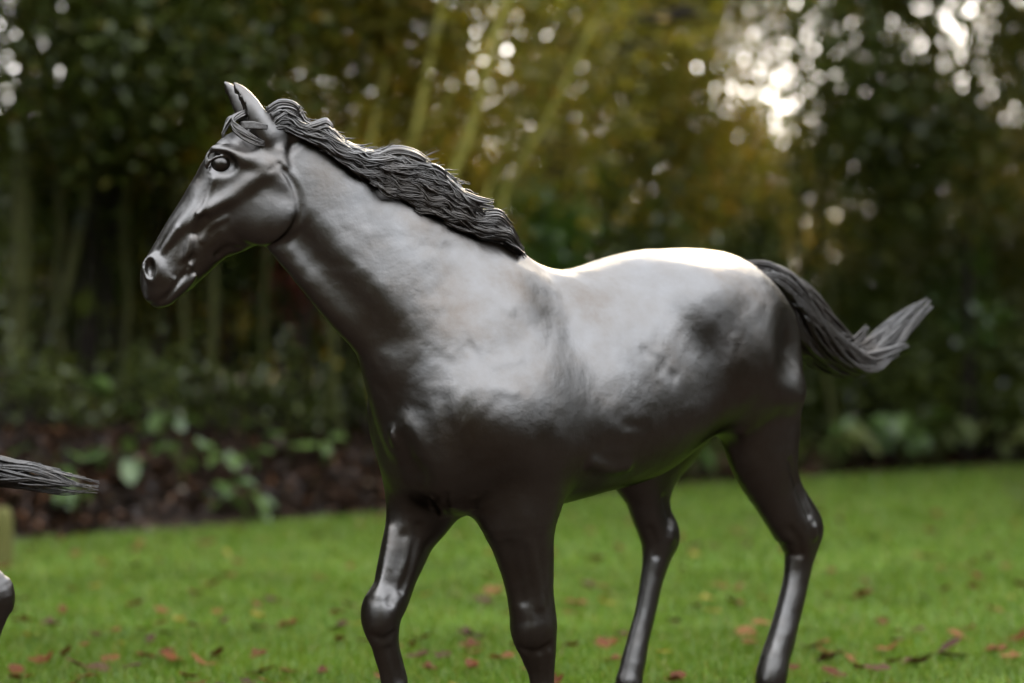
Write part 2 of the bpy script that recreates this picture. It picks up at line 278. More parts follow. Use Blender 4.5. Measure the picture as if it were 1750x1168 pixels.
S('lime green young growth in front of the right bushes', 1655, 22.9, .35, 1.75, m_leaf_bright, 211, 420, .10, z0=.75)
S('dark bush at the right edge of the picture', 1765, 24.3, .9, 2.4, m_leaf_mid, 212, 5200)
S('olive bush seen under the horse belly', 1120, 21.4, .8, 1.0, m_leaf_mid, 213, 3000)
S('low dark bush behind the near hind leg', 1330, 22.4, .7, 1.1, m_leaf_mid, 214, 3200)
for i_, (lab_, px_, d_) in enumerate((('ground-hugging ivy patch at the left end of the bank', 60, 16.2), ('ivy patch on the bank under the muzzle', 260, 17.0), ('ivy patch on the bank below the throat', 440, 17.4), ('ivy patch on the bank beside the far foreleg', 600, 18.2))):
    S(lab_, px_, d_, .55, .45, m_leaf_mid, 240 + i_, 700, .075, name='ivy_patch', z0=.15)
S('mid green bush filling the gap below the tail', 1520, 22.7, .8, 1.5, m_leaf_mid, 221, 3600, .10)
S('mid green bush behind the plants by the right edge', 1700, 23.2, .8, 1.5, m_leaf_mid, 222, 3600, .10)
S('olive bush between the mossy stems at far left', 150, 18.0, .6, 2.6, m_leaf_olive, 223, 3200, .09, z0=.5)
S('olive bush hanging behind the horse muzzle', 300, 18.9, .7, 2.9, m_leaf_olive, 224, 3600, .09, z0=.5)
# a tuft of red leaves caught on the dark trunk
def red_tuft():
    rng = np.random.RandomState(77); d = 19.6; o = np.array([X(914, d), d, Z(186, d)])
    root = empty('red_leaf_spray', o); tag(root, 'small spray of red leaves hanging above the horse withers', 'leaves')
    V, F = tubes_np([(np.array([(.18, .35, .14), (.09, .16, .08), (0, 0, 0)]), np.array([.006, .005, .003]))], 5); obj('twig', mesh_np('red_twig', V, F), m_bark_dark, root)
    V, F = leaf_cloud([(0, 0, -.03)], 26, .05, .075, rng); obj('foliage', mesh_np('red_leaves', V, F, False), m_leaf_red, root)
red_tuft()
# the dark bough above the withers
def bough():
    d = 19.4; o = np.array([X(962, d), d, Z(300, d)]); root = empty('dead_bough', o); tag(root, 'dark bare bough slanting up to the right above the horse back', 'branch')
    pts = [np.array([X(a, d), d + e, Z(b, d)]) - o for a, b, e in ((962, 330, .5), (925, 215, .3), (945, 130, .1), (1000, 72, 0), (1065, 42, 0), (1130, 28, .1), (1200, 8, .2))]
    P = resample(np.array(pts), 24); V, F = tubes_np([(P, np.linspace(.07, .045, 24)), (resample(np.array([P[12], P[12] + (.3, .1, -.06), P[12] + (.6, .1, .05)]), 6), np.linspace(.025, .01, 6)), (resample(np.array([P[8], P[8] + (-.1, .1, .3), P[8] + (-.1, .2, .7)]), 6), np.linspace(.03, .01, 6))], 8)
    obj('limb', mesh_np('bough', V, F), m_bark_dark, root)
bough()
# the wood that stands round the rest of the clearing: one mass
def woodland():
    rng = np.random.RandomState(51); cent = []; paths = []
    for a in np.linspace(0, 2 * math.pi, 64, endpoint=False):
        dirx, diry = math.sin(a), math.cos(a)
        if diry > (.90 if dirx > 0 else .82): continue
        for ring in range(2):
            R = (rng.uniform(9.0, 10.5) + ring * 2.6) * (1 + .5 * max(0, math.sin(2 * a))); cx, cy = R * dirx, 3.0 + R * diry; h = (rng.uniform(6.0, 8.0) + ring * 1.2) * (1 if diry > .25 or dirx < -.2 or (diry < 0 and abs(dirx) < .5) else .55)
            paths.append((np.array([(cx, cy, -.1), (cx + rng.normal() * .2, cy, h * .5), (cx, cy, h)]), np.array([.16, .12, .03])))
            for _ in range(46): z = h * rng.uniform(.03, 1) ; w = 1.25 * math.sqrt(max(.1, 1 - (z / h) ** 3)); cent.append((cx + rng.normal() * w * .6, cy + rng.normal() * w * .6, z))
    for side in (-1, 1):                                             # the belt goes on beside the trees in view
        for ang in np.arange(17.5 if side < 0 else 16.5, 40, 2.2):
            D = (16.5 if side < 0 else 23.0) - (ang - 16) * (.12 if side < 0 else .30) + rng.uniform(-.6, .6); cx, cy = side * D * math.sin(math.radians(ang)), D * math.cos(math.radians(ang)); h = rng.uniform(6.5, 8.5)
            paths.append((np.array([(cx, cy, -.1), (cx + rng.normal() * .2, cy, h * .5), (cx, cy, h)]), np.array([.16, .12, .03])))
            for _ in range(46): z = h * rng.uniform(.03, 1); cent.append((cx + rng.normal() * .45, cy + rng.normal() * .6, z))
    V, F = leaf_cloud(cent, 240000, .38, .26, rng)
    V[:, 2] = np.maximum(V[:, 2], .02)
    tag(obj('woodland', mesh_np('woodland', V, F, False), leaf_material('leaf_wood', [(0, (.018, .026, .006)), (1, (.050, .060, .012))], .35, .05)), 'dark wood standing round the clearing', 'wood', kind='stuff')
    V, F = tubes_np(paths, 6); tag(obj('woodland_stems', mesh_np('woodland_stems', V, F), m_bark_dark), 'trunks of the dark wood round the clearing', 'wood', kind='stuff')
    # far wood behind the thickets, seen only as dark depth between them
    cent = [(rng.uniform(-16, 18), rng.uniform(34, 44), z) for z in rng.uniform(.2, 3.9, 900)]
    V, F = leaf_cloud(cent, 60000, .5, .26, rng); V[:, 2] = np.maximum(V[:, 2], .8); tag(obj('far_wood', mesh_np('far_wood', V, F, False), m_leaf_dark), 'dark far wood behind the thickets', 'wood', kind='stuff')
woodland()
# ---------------------------------------------------------------- sculpting kit: signed distances, then a surface net
FPX = 4132.0
class Frame:
    """A vertical plane standing in the garden; at() gives the spot on it (or beside it) that is seen in a given direction."""
    def __init__(s, ox, oy, ang):
        s.o = np.array([ox, oy]); s.f = np.array([-math.cos(ang), -math.sin(ang)]); s.l = np.array([math.sin(ang), -math.cos(ang)])
    def world(s, px, py, lat):
        k = (px - 875) / FPX
        x = (k * (s.o[1] + lat * s.l[1]) - (s.o[0] + lat * s.l[0])) / (s.f[0] - k * s.f[1])
        p = s.o + x * s.f + lat * s.l
        return np.array([p[0], p[1], 1.1 - (py - 600) * p[1] / FPX])
    def w(s, x, y, z):
        p = s.o + x * s.f + y * s.l
        return np.array([p[0], p[1], z])
BODY = Frame(0.024, 6.55, math.radians(43))
HANG = math.radians(8)
HEAD = Frame((470 - 875) * 6.22 / FPX, 6.22, HANG)
def tolocal(w):
    v = np.array([w[0], w[1]]) - BODY.o
    return np.array([v @ BODY.f, v @ BODY.l, w[2]])
def B(px, py, lat): return tolocal(BODY.world(px, py, lat))
def Hd(px, py, lat): return tolocal(HEAD.world(px, py, lat))
def At(px, py, d): return tolocal(np.array([(px - 875) * d / FPX, d, 1.1 - (py - 600) * d / FPX]))
def unit(v): v = np.asarray(v, float); return v / np.linalg.norm(v)
_hf = tolocal(HEAD.w(1, 0, 0)) - tolocal(HEAD.w(0, 0, 0)); _hl = tolocal(HEAD.w(0, 1, 0)) - tolocal(HEAD.w(0, 0, 0))
HF, HL = _hf, _hl                                                     # head forward and lateral directions in the horse's frame

PRIMS = []                                                            # (lo, hi, fn, mode, k)
def add(lo, hi, fn, k=.03, mode='+'):
    pad = k + .03
    PRIMS.append((np.asarray(lo) - pad, np.asarray(hi) + pad, fn, mode, k))

def tube(st, lateral, k=.03, n=24, mode='+', p=2.0, cap=.6):
    """st: rows (x, y, z, ru, rd, rw) ; lateral: a direction, or one per row."""
    st = np.asarray(st, float)
    lat = np.asarray(lateral, float)
    if lat.ndim == 1: lat = np.repeat(lat[None], len(st), 0)
    R = resample(np.hstack([st, lat]), n)
    C, ru, rd, rw, L = R[:, :3], np.maximum(R[:, 3], .002), np.maximum(R[:, 4], .002), np.maximum(R[:, 5], .002), R[:, 6:9]
    T = np.gradient(C, axis=0); T /= np.linalg.norm(T, axis=1)[:, None]
    L = L - (L * T).sum(1)[:, None] * T; L /= np.linalg.norm(L, axis=1)[:, None]
    A = np.cross(T, L)
    f4 = lambda a: np.ascontiguousarray(a, np.float32)
    C4, A4, L4, T4 = f4(C), f4(A), f4(L), f4(T); RR = f4(np.stack([ru, rd, rw], 1)); c2 = (C4 ** 2).sum(1)
    def fn(P):
        near = np.empty(len(P), np.int32)
        for s in range(0, len(P), 200000): near[s:s + 200000] = np.argmin(c2 - 2 * P[s:s + 200000] @ C4.T, axis=1)
        best = np.full(len(P), 9., np.float32)
        for o in (-1, 0):
            i = np.clip(near + o, 0, n - 2); d = C4[i + 1] - C4[i]; q = P - C4[i]
            t = np.clip((q * d).sum(1) / (d * d).sum(1), 0, 1)[:, None]
            v = q - t * d; m = 1 - t
            u = (v * (A4[i] * m + A4[i + 1] * t)).sum(1); w = (v * (L4[i] * m + L4[i + 1] * t)).sum(1); e = (v * T4[i]).sum(1)
            r3 = RR[i] * m + RR[i + 1] * t
            r = np.where(u > 0, r3[:, 0], r3[:, 1]); RW = r3[:, 2]; mr = np.minimum(RW, r)
            k0 = (np.abs(u / r) ** p + np.abs(w / RW) ** p) ** (2 / p) + (e / (cap * mr)) ** 2
            k0 = np.sqrt(k0) + 1e-6
            rho = np.where(k0 < .05, mr, np.sqrt(u * u + w * w + e * e) / k0)
            best = np.minimum(best, (k0 - 1) * rho)
        return best
    m = np.maximum(np.maximum(ru, rd), rw)[:, None]
    add((C - m).min(0), (C + m).max(0), fn, k, mode)

def blob(c, r, ax=None, k=.05, mode='+'):
    """an ellipsoid; ax: rows are its axes (first axis given is enough)"""
    c = np.asarray(c, float); r = np.asarray(r, float)
    if ax is None: M = np.eye(3)
    else:
        a0 = unit(ax[0]); a1 = np.asarray(ax[1], float); a1 = unit(a1 - (a1 @ a0) * a0); M = np.array([a0, a1, np.cross(a0, a1)])
    def fn(P):
        q = (P - c.astype(np.float32)) @ M.T.astype(np.float32)
        k0 = np.sqrt(((q / r) ** 2).sum(1)) + 1e-6; k1 = np.sqrt(((q / r ** 2) ** 2).sum(1)) + 1e-6
        return (k0 * (k0 - 1) / k1).astype(np.float32)
    ext = np.sqrt(((M * r[:, None]) ** 2).sum(0))
    add(c - ext, c + ext, fn, k, mode)

def muscle(p0, p1, rw, rt, lat=(0, 1, 0), k=.06, mode='+', over=1.15):
    """ellipsoid along p0-p1; rt thickness along lat, rw across"""
    p0 = np.asarray(p0, float); p1 = np.asarray(p1, float); d = p1 - p0; L = np.linalg.norm(d) / 2 * over
    a0 = d / np.linalg.norm(d); lt = np.asarray(lat, float); lt = unit(lt - (lt @ a0) * a0)
    blob((p0 + p1) / 2, (L, rt, rw), (a0, lt), k, mode)

def crease(pts, r, k=.012, n=20):
    """a groove cut along a line"""
    st = [list(p) + [r, r, r] for p in pts]
    tube(st, (.3, .9, .2), k, n, '-')
def ridge(pts, r, k=.02, n=16):
    st = [list(p[:3]) + [r if len(p) < 4 else p[3]] * 3 for p in pts]
    tube(st, (.3, .9, .2), k, n, '+')

def evaluate(P):
    """distance of every point to the whole figure; points are handled in small spatial groups so that far shapes cost nothing"""
    D = np.full(len(P), 9., np.float32)
    key = np.floor(P / .14).astype(np.int64) @ np.array([1 << 20, 1 << 10, 1]); order = np.argsort(key, kind='stable'); ks = key[order]
    cuts = np.r_[0, np.nonzero(np.diff(ks))[0] + 1, len(ks)]
    los = np.array([q[0] for q in PRIMS]); his = np.array([q[1] for q in PRIMS])
    for c0, c1 in zip(cuts[:-1], cuts[1:]):
        g = order[c0:c1]; p = P[g]; pl, ph = p.min(0), p.max(0); a = np.full(len(p), 9., np.float32)
        for j in np.nonzero((los <= ph).all(1) & (his >= pl).all(1))[0]:
            _, _, fn, mode, k = PRIMS[j]; d = fn(p).astype(np.float32)
            if mode == '+':
                h = np.maximum(k - np.abs(a - d), 0) / k; a = np.minimum(a, d) - h * h * k * .25
            else:
                h = np.maximum(k - np.abs(a + d), 0) / k; a = np.maximum(a, -d) + h * h * k * .25
        D[g] = a
    return D

def surface_net(lo, hi, h, evalf):
    lo = np.asarray(lo, float); nb = np.ceil((np.asarray(hi) - lo) / (4 * h)).astype(int); N = nb * 4 + 1
    ii = np.stack(np.meshgrid(*[np.arange(k) for k in nb], indexing='ij'), -1).reshape(-1, 3)
    cen = (lo + (ii * 4 + 2) * h).astype(np.float32)
    near = ii[np.abs(evalf(cen)) < 4 * h * 1.9]
    G = np.full(N, np.nan, np.float32)
    o = np.stack(np.meshgrid(*[np.arange(5)] * 3, indexing='ij'), -1).reshape(-1, 3)
    need = np.zeros(N, bool)
    for q in o: need[near[:, 0] * 4 + q[0], near[:, 1] * 4 + q[1], near[:, 2] * 4 + q[2]] = True
    I = np.argwhere(need); G[need] = evalf((lo + I * h).astype(np.float32))
    S = G < 0; ok = np.isfinite(G)
    n = N - 1
    def cor(X, c): return X[c[0]:c[0] + n[0], c[1]:c[1] + n[1], c[2]:c[2] + n[2]]
    cs = [(a, b, c) for a in (0, 1) for b in (0, 1) for c in (0, 1)]
    alls = np.ones(n, bool); anys = np.zeros(n, bool); fin = np.ones(n, bool)
    for c in cs:
        x = cor(S, c); alls &= x; anys |= x; fin &= cor(ok, c)
    act = anys & ~alls & fin
    I = np.argwhere(act); idmap = np.full(n, -1, np.int32); idmap[act] = np.arange(len(I))
    V = np.zeros((len(I), 3)); W = np.zeros(len(I))
    g = {c: G[I[:, 0] + c[0], I[:, 1] + c[1], I[:, 2] + c[2]] for c in cs}
    for a in cs:
        for ax in range(3):
            if a[ax]: continue
            b = list(a); b[ax] = 1; b = tuple(b)
            ga, gb = g[a], g[b]; m = (ga < 0) != (gb < 0)
            t = np.where(m, ga / np.where(m, ga - gb, 1), 0)
            p = np.tile(np.array(a, float), (len(I), 1)); p[:, ax] = t
            V += p * m[:, None]; W += m
    V = lo + (I + V / W[:, None]) * h
    quads = []
    for ax in range(3):
        u, v = (ax + 1) % 3, (ax + 2) % 3
        e0 = S[tuple(slice(0, -1) if k == ax else slice(None) for k in range(3))]; e1 = S[tuple(slice(1, None) if k == ax else slice(None) for k in range(3))]
        E = np.argwhere(e0 != e1)
        E = E[(E[:, u] > 0) & (E[:, v] > 0) & (E[:, u] < n[u]) & (E[:, v] < n[v])]
        def cid(du, dv):
            c = E.copy(); c[:, u] -= du; c[:, v] -= dv
            return idmap[c[:, 0], c[:, 1], c[:, 2]]
        q = np.stack([cid(1, 1), cid(0, 1), cid(0, 0), cid(1, 0)], 1)
        flip = e1[E[:, 0], E[:, 1], E[:, 2]]
        q[flip] = q[flip][:, ::-1]
        quads.append(q[(q >= 0).all(1)])
    return V, np.vstack(quads)
# ---------------------------------------------------------------- the bronze horse, in its own frame: x forward, y to its left, z up
YL = (0, 1, 0)
def torso():
    S = np.array([  # x, top, bottom, widest at, half width, roundness above, below
        [.42, .92, .84, .88, .03, 2, 2], [.38, .97, .77, .87, .085, 2, 2], [.33, 1.04, .715, .87, .125, 2, 2], [.25, 1.18, .675, .88, .168, 1.8, 2.1],
        [.15, 1.372, .665, .90, .195, 1.5, 2.1], [.05, 1.388, .668, .90, .216, 1.38, 2.1], [-.05, 1.340, .676, .90, .240, 1.55, 2.1],
        [-.15, 1.322, .686, .91, .258, 1.85, 2.1], [-.30, 1.352, .708, .935, .268, 1.95, 2.1], [-.45, 1.384, .742, .97, .264, 2.0, 2.1],
        [-.60, 1.394, .815, 1.02, .250, 2.1, 2.0], [-.75, 1.386, .925, 1.09, .228, 2.2, 2.0], [-.86, 1.352, .94, 1.11, .185, 2.1, 2],
        [-.94, 1.29, 1.0, 1.13, .12, 2, 2], [-.985, 1.22, 1.06, 1.14, .05, 2, 2]])[::-1]
    R = resample(S, 300); xs = R[:, 0]
    def fn(P):
        x = np.clip(P[:, 0], xs[0], xs[-1])
        g = lambda j: np.interp(x, xs, R[:, j]).astype(np.float32)
        tp, bt, zw, hw, pu, pd = [g(j) for j in range(1, 7)]
        dz = P[:, 2] - zw; up = dz > 0
        a = np.where(up, tp - zw, zw - bt); pe = np.where(up, pu, pd)
        k0 = (np.abs(dz / a) ** pe + np.abs(P[:, 1] / hw) ** pe) ** (1 / pe) + 1e-6
        rho = np.sqrt(dz * dz + P[:, 1] ** 2) / k0; rho = np.where(k0 < .05, hw, rho)
        d = (k0 - 1) * np.minimum(rho, .5)
        ex = np.maximum(np.maximum(P[:, 0] - xs[-1], xs[0] - P[:, 0]), 0)
        return np.sqrt(np.maximum(d, 0) ** 2 + ex * ex) + np.minimum(d, 0)
    add((-1.0, -.28, .65), (.46, .28, 1.42), fn, .05)

def leg_rows(edges, lat, below, ratio):
    """edges: (left edge, right edge, height in the picture); a leg seen three-quarter on"""
    out = []; th = math.radians(43)
    for i, (a, b, y) in enumerate(edges):
        c = B((a + b) / 2, y, lat if np.isscalar(lat) else lat[i]); d = BODY.world((a + b) / 2, y, 0)[1]
        r = ratio if np.isscalar(ratio) else np.interp(y, ratio[0], ratio[1])
        w = (b - a) / 2 * d / FPX; f = w / math.sqrt(math.cos(th) ** 2 + (r * math.sin(th)) ** 2)
        out.append([*c, f, f, f * r])
    return out + below

def hoof_rows(x, y, s=1.0):
    pass

LEGS = {}
def legs():
    nf = [(848, 935, 745), (836, 944, 800), (828, 950, 850), (827, 950, 890), (841, 947, 925), (857, 947, 970), (869, 947, 1012), (882, 950, 1045), (884, 953, 1072), (888, 951, 1100), (893, 950, 1122), (901, 948, 1142), (906, 947, 1168)]
    ff = [(690, 770, 790), (672, 766, 840), (660, 758, 885), (652, 740, 926), (642, 719, 972), (637, 707, 1005), (628, 697, 1030), (627, 686, 1055), (631, 682, 1082), (636, 683, 1109), (645, 690, 1140), (651, 697, 1168)]
    nh = [(1246, 1350, 715), (1246, 1354, 745), (1252, 1358, 779), (1272, 1365, 822), (1297, 1381, 862), (1314, 1398, 889), (1326, 1403, 910), (1338, 1398, 938), (1341, 1391, 960), (1338, 1382, 998), (1323, 1368, 1055), (1309, 1357, 1100), (1300, 1350, 1125), (1294, 1347, 1146), (1290, 1341, 1168)]
    fh = [(1010, 1150, 760), (1040, 1148, 805), (1064, 1147, 841), (1077, 1149, 875), (1089, 1154, 905), (1094, 1156, 926), (1096, 1148, 954), (1093, 1134, 994), (1084, 1122, 1048), (1073, 1111, 1090), (1061, 1105, 1130), (1056, 1100, 1150), (1050, 1098, 1168)]
    fr = ([850, 950, 1000, 1050, 1110, 1168], [.72, .80, .85, .88, .75, .70])
    hr = ([715, 800, 880, 920, 960, 1100, 1168], [.55, .60, .62, .70, .72, .78, .85])
    def fore_foot(r):            # cannon, fetlock, pastern down to the hoof
        x, y, z = r[-1][:3]
        return [[x - .006, y, .185, .033, .036, .027], [x - .008, y, .150, .036, .042, .033], [x + .012, y, .118, .031, .034, .029], [x + .045, y, .078, .034, .033, .033]]
    for key, e, lat, rr in (('nf', nf, .12, fr), ('ff', ff, -.125, fr), ('nh', nh, .125, hr), ('fh', fh, -.125, hr)):
        r = leg_rows(e, lat, [], rr)
        x, y, z = r[-1][:3]
        if key[1] == 'f': r += fore_foot(r)
        else:
            r += [[x + .012, y, z - .03, .034, .038, .031], [x + .05, y, .085, .035, .033, .033]]
        LEGS[key] = (r[-1][0], r[-1][1], r[-1][2])
        tube(r, YL, .06 if key[1] == 'f' else .06, 48)

def hoof_mesh(x, y, z):
    rows = []
    for t, zz in ((0, .083), (.12, .078), (1, .0)):
        rows.append((x + .008 + .03 * t, y, zz, .040 + .022 * t, .040 + .010 * t, .042 + .012 * t))
    return rows
def neck():
    ch = [((488, 190), (452, 385), 6.218, 6.215, .052), ((550, 218), (487, 437), 6.237, 6.215, .060), ((622, 268), (530, 500), 6.262, 6.222, .068), ((700, 314), (580, 565), 6.318, 6.228, .080),
          ((780, 372), (632, 628), 6.405, 6.248, .108), ((846, 430), (672, 728), 6.490, 6.290, .150), ((900, 485), (715, 830), 6.560, 6.335, .170)]
    rows, lats = [], []
    for i, (u, l, d, d2, w) in enumerate(ch):
        a, b = At(*u, d), At(*l, d2); f = (.40, .38, .36, .36, .38, .42, .46)[i]; c = b + (a - b) * f; L = np.linalg.norm(a - b)
        rows.append([*c, L * (1 - f), L * f, w]); t = i / (len(ch) - 1)
        lats.append(unit(HL * (1 - t) + np.array(YL) * t))
    tube(rows[::-1], lats[::-1], .09, 110, p=1.85)

def on_face(pts):
    """how far out the skin of the head lies at these spots"""
    L = np.linspace(.15, 0, 101); pts = np.asarray(pts, float); A = np.array([Hd(*q, 0) for q in pts]); Bq = np.array([Hd(*q, .15) for q in pts])
    P = (A[:, None] + (Bq - A)[:, None] * (L / .15)[None, :, None]).reshape(-1, 3).astype(np.float32); D = evaluate(P).reshape(len(pts), -1); k = (D < 0).argmax(1)
    return np.where((D < 0).any(1), L[k], .03)
def both(pts, fn, off=0.0):
    """work a line into both sides of the head, on its skin"""
    lat = on_face([q[:2] for q in pts]) + off
    for s in (1, -1): fn([Hd(q[0], q[1], v * s) for q, v in zip(pts, lat)])

def head():
    ch = [((432, 212), (490, 300), .058), ((378, 234), (492, 345), .080), ((347, 278), (468, 398), .080), ((324, 315), (428, 424), .066), ((301, 355), (388, 441), .054),
          ((277, 394), (358, 466), .047), ((256, 427), (338, 484), .047), ((243, 455), (326, 500), .049), ((244, 486), (312, 517), .043), ((258, 510), (300, 526), .030)]
    rows = []
    for u, l, w in ch:
        a, b = Hd(*u, 0), Hd(*l, 0); f = .56; c = b + (a - b) * f; L = np.linalg.norm(a - b)
        rows.append([*c, L * (1 - f), L * f, w])
    tube(rows, HL, .03, 70, p=2.1, cap=.5)
    for s in (1, -1):
        n = HL * s                                                     # cheek plate, cheek bone, brow, nose bone, muzzle, lips
        blob(Hd(446, 354, .042 * s), (.099, .038, .096), (HF, n), .010)
        blob(Hd(462, 375, .046 * s), (.055, .028, .055), (HF, n), .03)
        muscle(Hd(420, 318, .072 * s), Hd(330, 378, .049 * s), .012, .010, n, .03)
        muscle(Hd(366, 254, .066 * s), Hd(432, 278, .072 * s), .018, .018, n, .02)
        muscle(Hd(440, 268, .06 * s), Hd(490, 320, .05 * s), .03, .02, n, .03)
        muscle(Hd(352, 330, .038 * s), Hd(280, 420, .038 * s), .010, .012, n, .016)
        blob(Hd(262, 460, .034 * s), (.030, .022, .038), (HF, n), .016)
        muscle(Hd(262, 494, .022 * s), Hd(312, 458, .038 * s), .014, .014, n, .010)
        muscle(Hd(286, 517, .018 * s), Hd(332, 472, .032 * s), .016, .016, n, .008)
        muscle(Hd(330, 398, .040 * s), Hd(318, 452, .041 * s), .010, .010, n, .02)
        muscle(Hd(346, 400, .070 * s), Hd(388, 366, .084 * s), .018, .014, n, .03, '-')
        muscle(Hd(398, 304, .112 * s), Hd(350, 334, .090 * s), .016, .018, n, .04, '-')
    # jaw edge, mouth, folds
    both([(418, 436), (440, 432), (466, 421), (494, 400), (511, 372), (512, 345), (504, 318), (490, 296), (478, 280)], lambda P: crease(P, .006, .016, 40), .0045)
    both([(260, 521), (270, 518), (283, 508), (296, 493), (308, 477), (318, 463), (323, 455)], lambda P: crease(P, .0038, .004, 30), .001)
    both([(321, 450), (326, 456), (323, 464)], lambda P: ridge([(*q, .005) for q in P], .005, .008, 8), -.001)
    both([(288, 516), (302, 500), (315, 482), (324, 470)], lambda P: ridge([(*q, .0055) for q in P], .005, .008, 12), -.003)
    for pts, r in (([(366, 306), (358, 330), (350, 352), (340, 366)], .0042), ([(340, 366), (331, 392), (324, 420), (318, 446)], .0040), ([(304, 390), (290, 412), (278, 432)], .0048),
                   ([(388, 372), (372, 380), (356, 392), (346, 412)], .0038)):
        both(pts, lambda P, r=r: ridge([(*q, r) for q in P], r, .012, 14), -r * 1.0)
    for pts, r in (([(352, 372), (340, 380), (333, 400)], .005), ([(330, 440), (312, 455), (300, 470)], .004), ([(408, 428), (390, 425), (372, 438)], .006)):
        both(pts, lambda P, r=r: crease(P, r * .8, .016, 14), .0028)
    # nostril: raised rim and a deep hollow
    nl = on_face([(256, 456)])[0]; el = on_face([(378, 280)])[0]
    for s in (1, -1):
        n = HL * s
        muscle(Hd(254, 442, (nl + .002) * s), Hd(256, 474, (nl + .002) * s), .0140, .024, n, .010, '-')
        blob(Hd(378, 280, (el + .010) * s), (.036, .019, .028), (HF, n), .014, '-')
        # lids follow the ball of the eye
        c0 = el - EYE_IN
        def lid(pts, R, r, k, s=s):
            out = []
            for x, y in pts:
                q = ((x - 378) * .00151, (y - 280) * .00151); rr = math.hypot(*q); h = math.sqrt(max(R * R - rr * rr, (.009) ** 2)); out.append((*Hd(x, y, (c0 + h) * s), r))
            ridge(out, r, k, 26)
        lid([(353, 288), (358, 278), (367, 270), (379, 267), (392, 270), (402, 276), (413, 277)], .0282, .0056, .004)
        lid([(353, 287), (362, 296), (376, 299), (390, 294), (400, 283), (410, 276)], .0268, .0036, .004)
        lid([(350, 282), (355, 265), (366, 254), (380, 251), (396, 256), (410, 266)], .0300, .0062, .010)
        # ear: a curled leaf, open to the front
        dx = 0 if s > 0 else -15                                       # the far ear is pricked a little further forward
        b0, b1, b2, b3, b4 = Hd(463 + dx, 268, .036 * s), Hd(450 + dx, 232, .050 * s), Hd(434 + dx, 194, .056 * s), Hd(415 + dx, 160, .052 * s), Hd(399 + dx, 140, .045 * s)
        tube([[*b0, .030, .030, .028], [*b1, .031, .031, .030], [*b2, .028, .031, .026], [*b3, .017, .023, .016], [*b4, .003, .004, .003]], HL, .012, 30, cap=.4)
        c1, c2, c3 = Hd(438 + dx, 236, .052 * s), Hd(418 + dx, 194, .058 * s), Hd(405 + dx, 163, .052 * s)
        tube([[*c1, .010, .010, .010], [*c2, .019, .019, .016], [*c3, .010, .012, .008]], HL, .006, 14, '-')
        ridge([(*Hd(478, 285, .050 * s), .016), (*Hd(474, 262, .046 * s), .018)], .016, .02, 6)
    blob(Hd(486, 226, 0), (.06, .048, .046), (HF, HL), .05)
    return el
EYE_IN = .0188

def muscles():
    for s in (1, -1):
        y = lambda v: v * s
        fwd = .0 if s > 0 else .05                                     # the far shoulder swings forward with its leg
        muscle((.13, y(.075), 1.22), (.30, y(.135), .97), .105, .055, YL, .16)
        blob((.310 - (s < 0) * .05, y(.110), .90), (.060, .050, .085), None, .14)
        muscle((.06 + fwd, y(.150), 1.03), (.10 + fwd * 1.6, y(.150), .80), .110, .070, YL, .16)
        muscle((.27, y(.145), .95), (.10 + fwd * 1.8, y(.150), .82), .075, .058, YL, .14)
        muscle((.345 - (s < 0) * .04, y(.070), .86), (.27 + fwd * .6, y(.085), .72), .070, .062, YL, .10)
        muscle((.13 + fwd * 1.8, y(.125), .82), (.11 + fwd * 2.3, y(.122), .63), .080, .060, YL, .09)
        # hindquarters
        blob((-.60, y(.165), 1.16), (.11, .06, .10), None, .14)
        hb = 0 if s > 0 else .16
        blob((-.50, y(.170), 1.245), (.085, .055, .06), None, .14)
        muscle((-.64, y(.112), 1.22), (-.865, y(.10), 1.11), .12, .085, YL, .16)
        muscle((-.73 + hb * .3, y(.150), 1.19), (-.82 + hb, y(.13), .92), .140, .088, YL, .13)
        muscle((-.888, y(.095), 1.17), (-.888 + hb * .7, y(.12), .82), .060, .074, YL, .12)
        muscle((-.80 + hb * .8, y(.135), .98), (-.855 + hb, y(.125), .72), .095, .068, YL, .10)
        muscle((-.60 + hb * .4, y(.18), 1.12), (-.675 + hb, y(.160), .96), .075, .058, YL, .12)
        blob((-.710 + hb, y(.150), .935), (.05, .050, .06), None, .07)
        # flank hollow, girth hollow behind the elbow
        muscle((-.82, y(.305), 1.13), (-.90, y(.275), 1.08), .045, .055, YL, .12, '-')
        blob((-.81, y(.205), .985), (.09, .050, .045), None, .07)
        # point of hock, knee cap and tendons
    for a, b, lt in (((1388, 884), (1390, 920), .125), ((1142, 896), (1143, 930), -.125)):
        muscle(B(*a, lt), B(*b, lt), .014, .020, YL, .025)
    for a, b, lt in (((897, 1042), (900, 1095), .125), ((640, 1030), (642, 1078), -.125)):
        muscle(B(*a, lt), B(*b, lt), .022, .034, YL, .025)
    # keel of the breast and the groove beside it
    crease([B(660, 715, .05), B(680, 760, .055), B(705, 815, .05)], .008, .07)
    # neck: gutter of the windpipe, edge of the shoulder blade, long muscle lines
    crease([At(505, 405, 6.165), At(545, 455, 6.165), At(600, 520, 6.165), At(655, 585, 6.17)], .008, .09)
    # chest folds behind the elbow
    ridge([B(905, 700, .215), B(925, 715, .215), B(945, 700, .22)], .008, .04, 8)

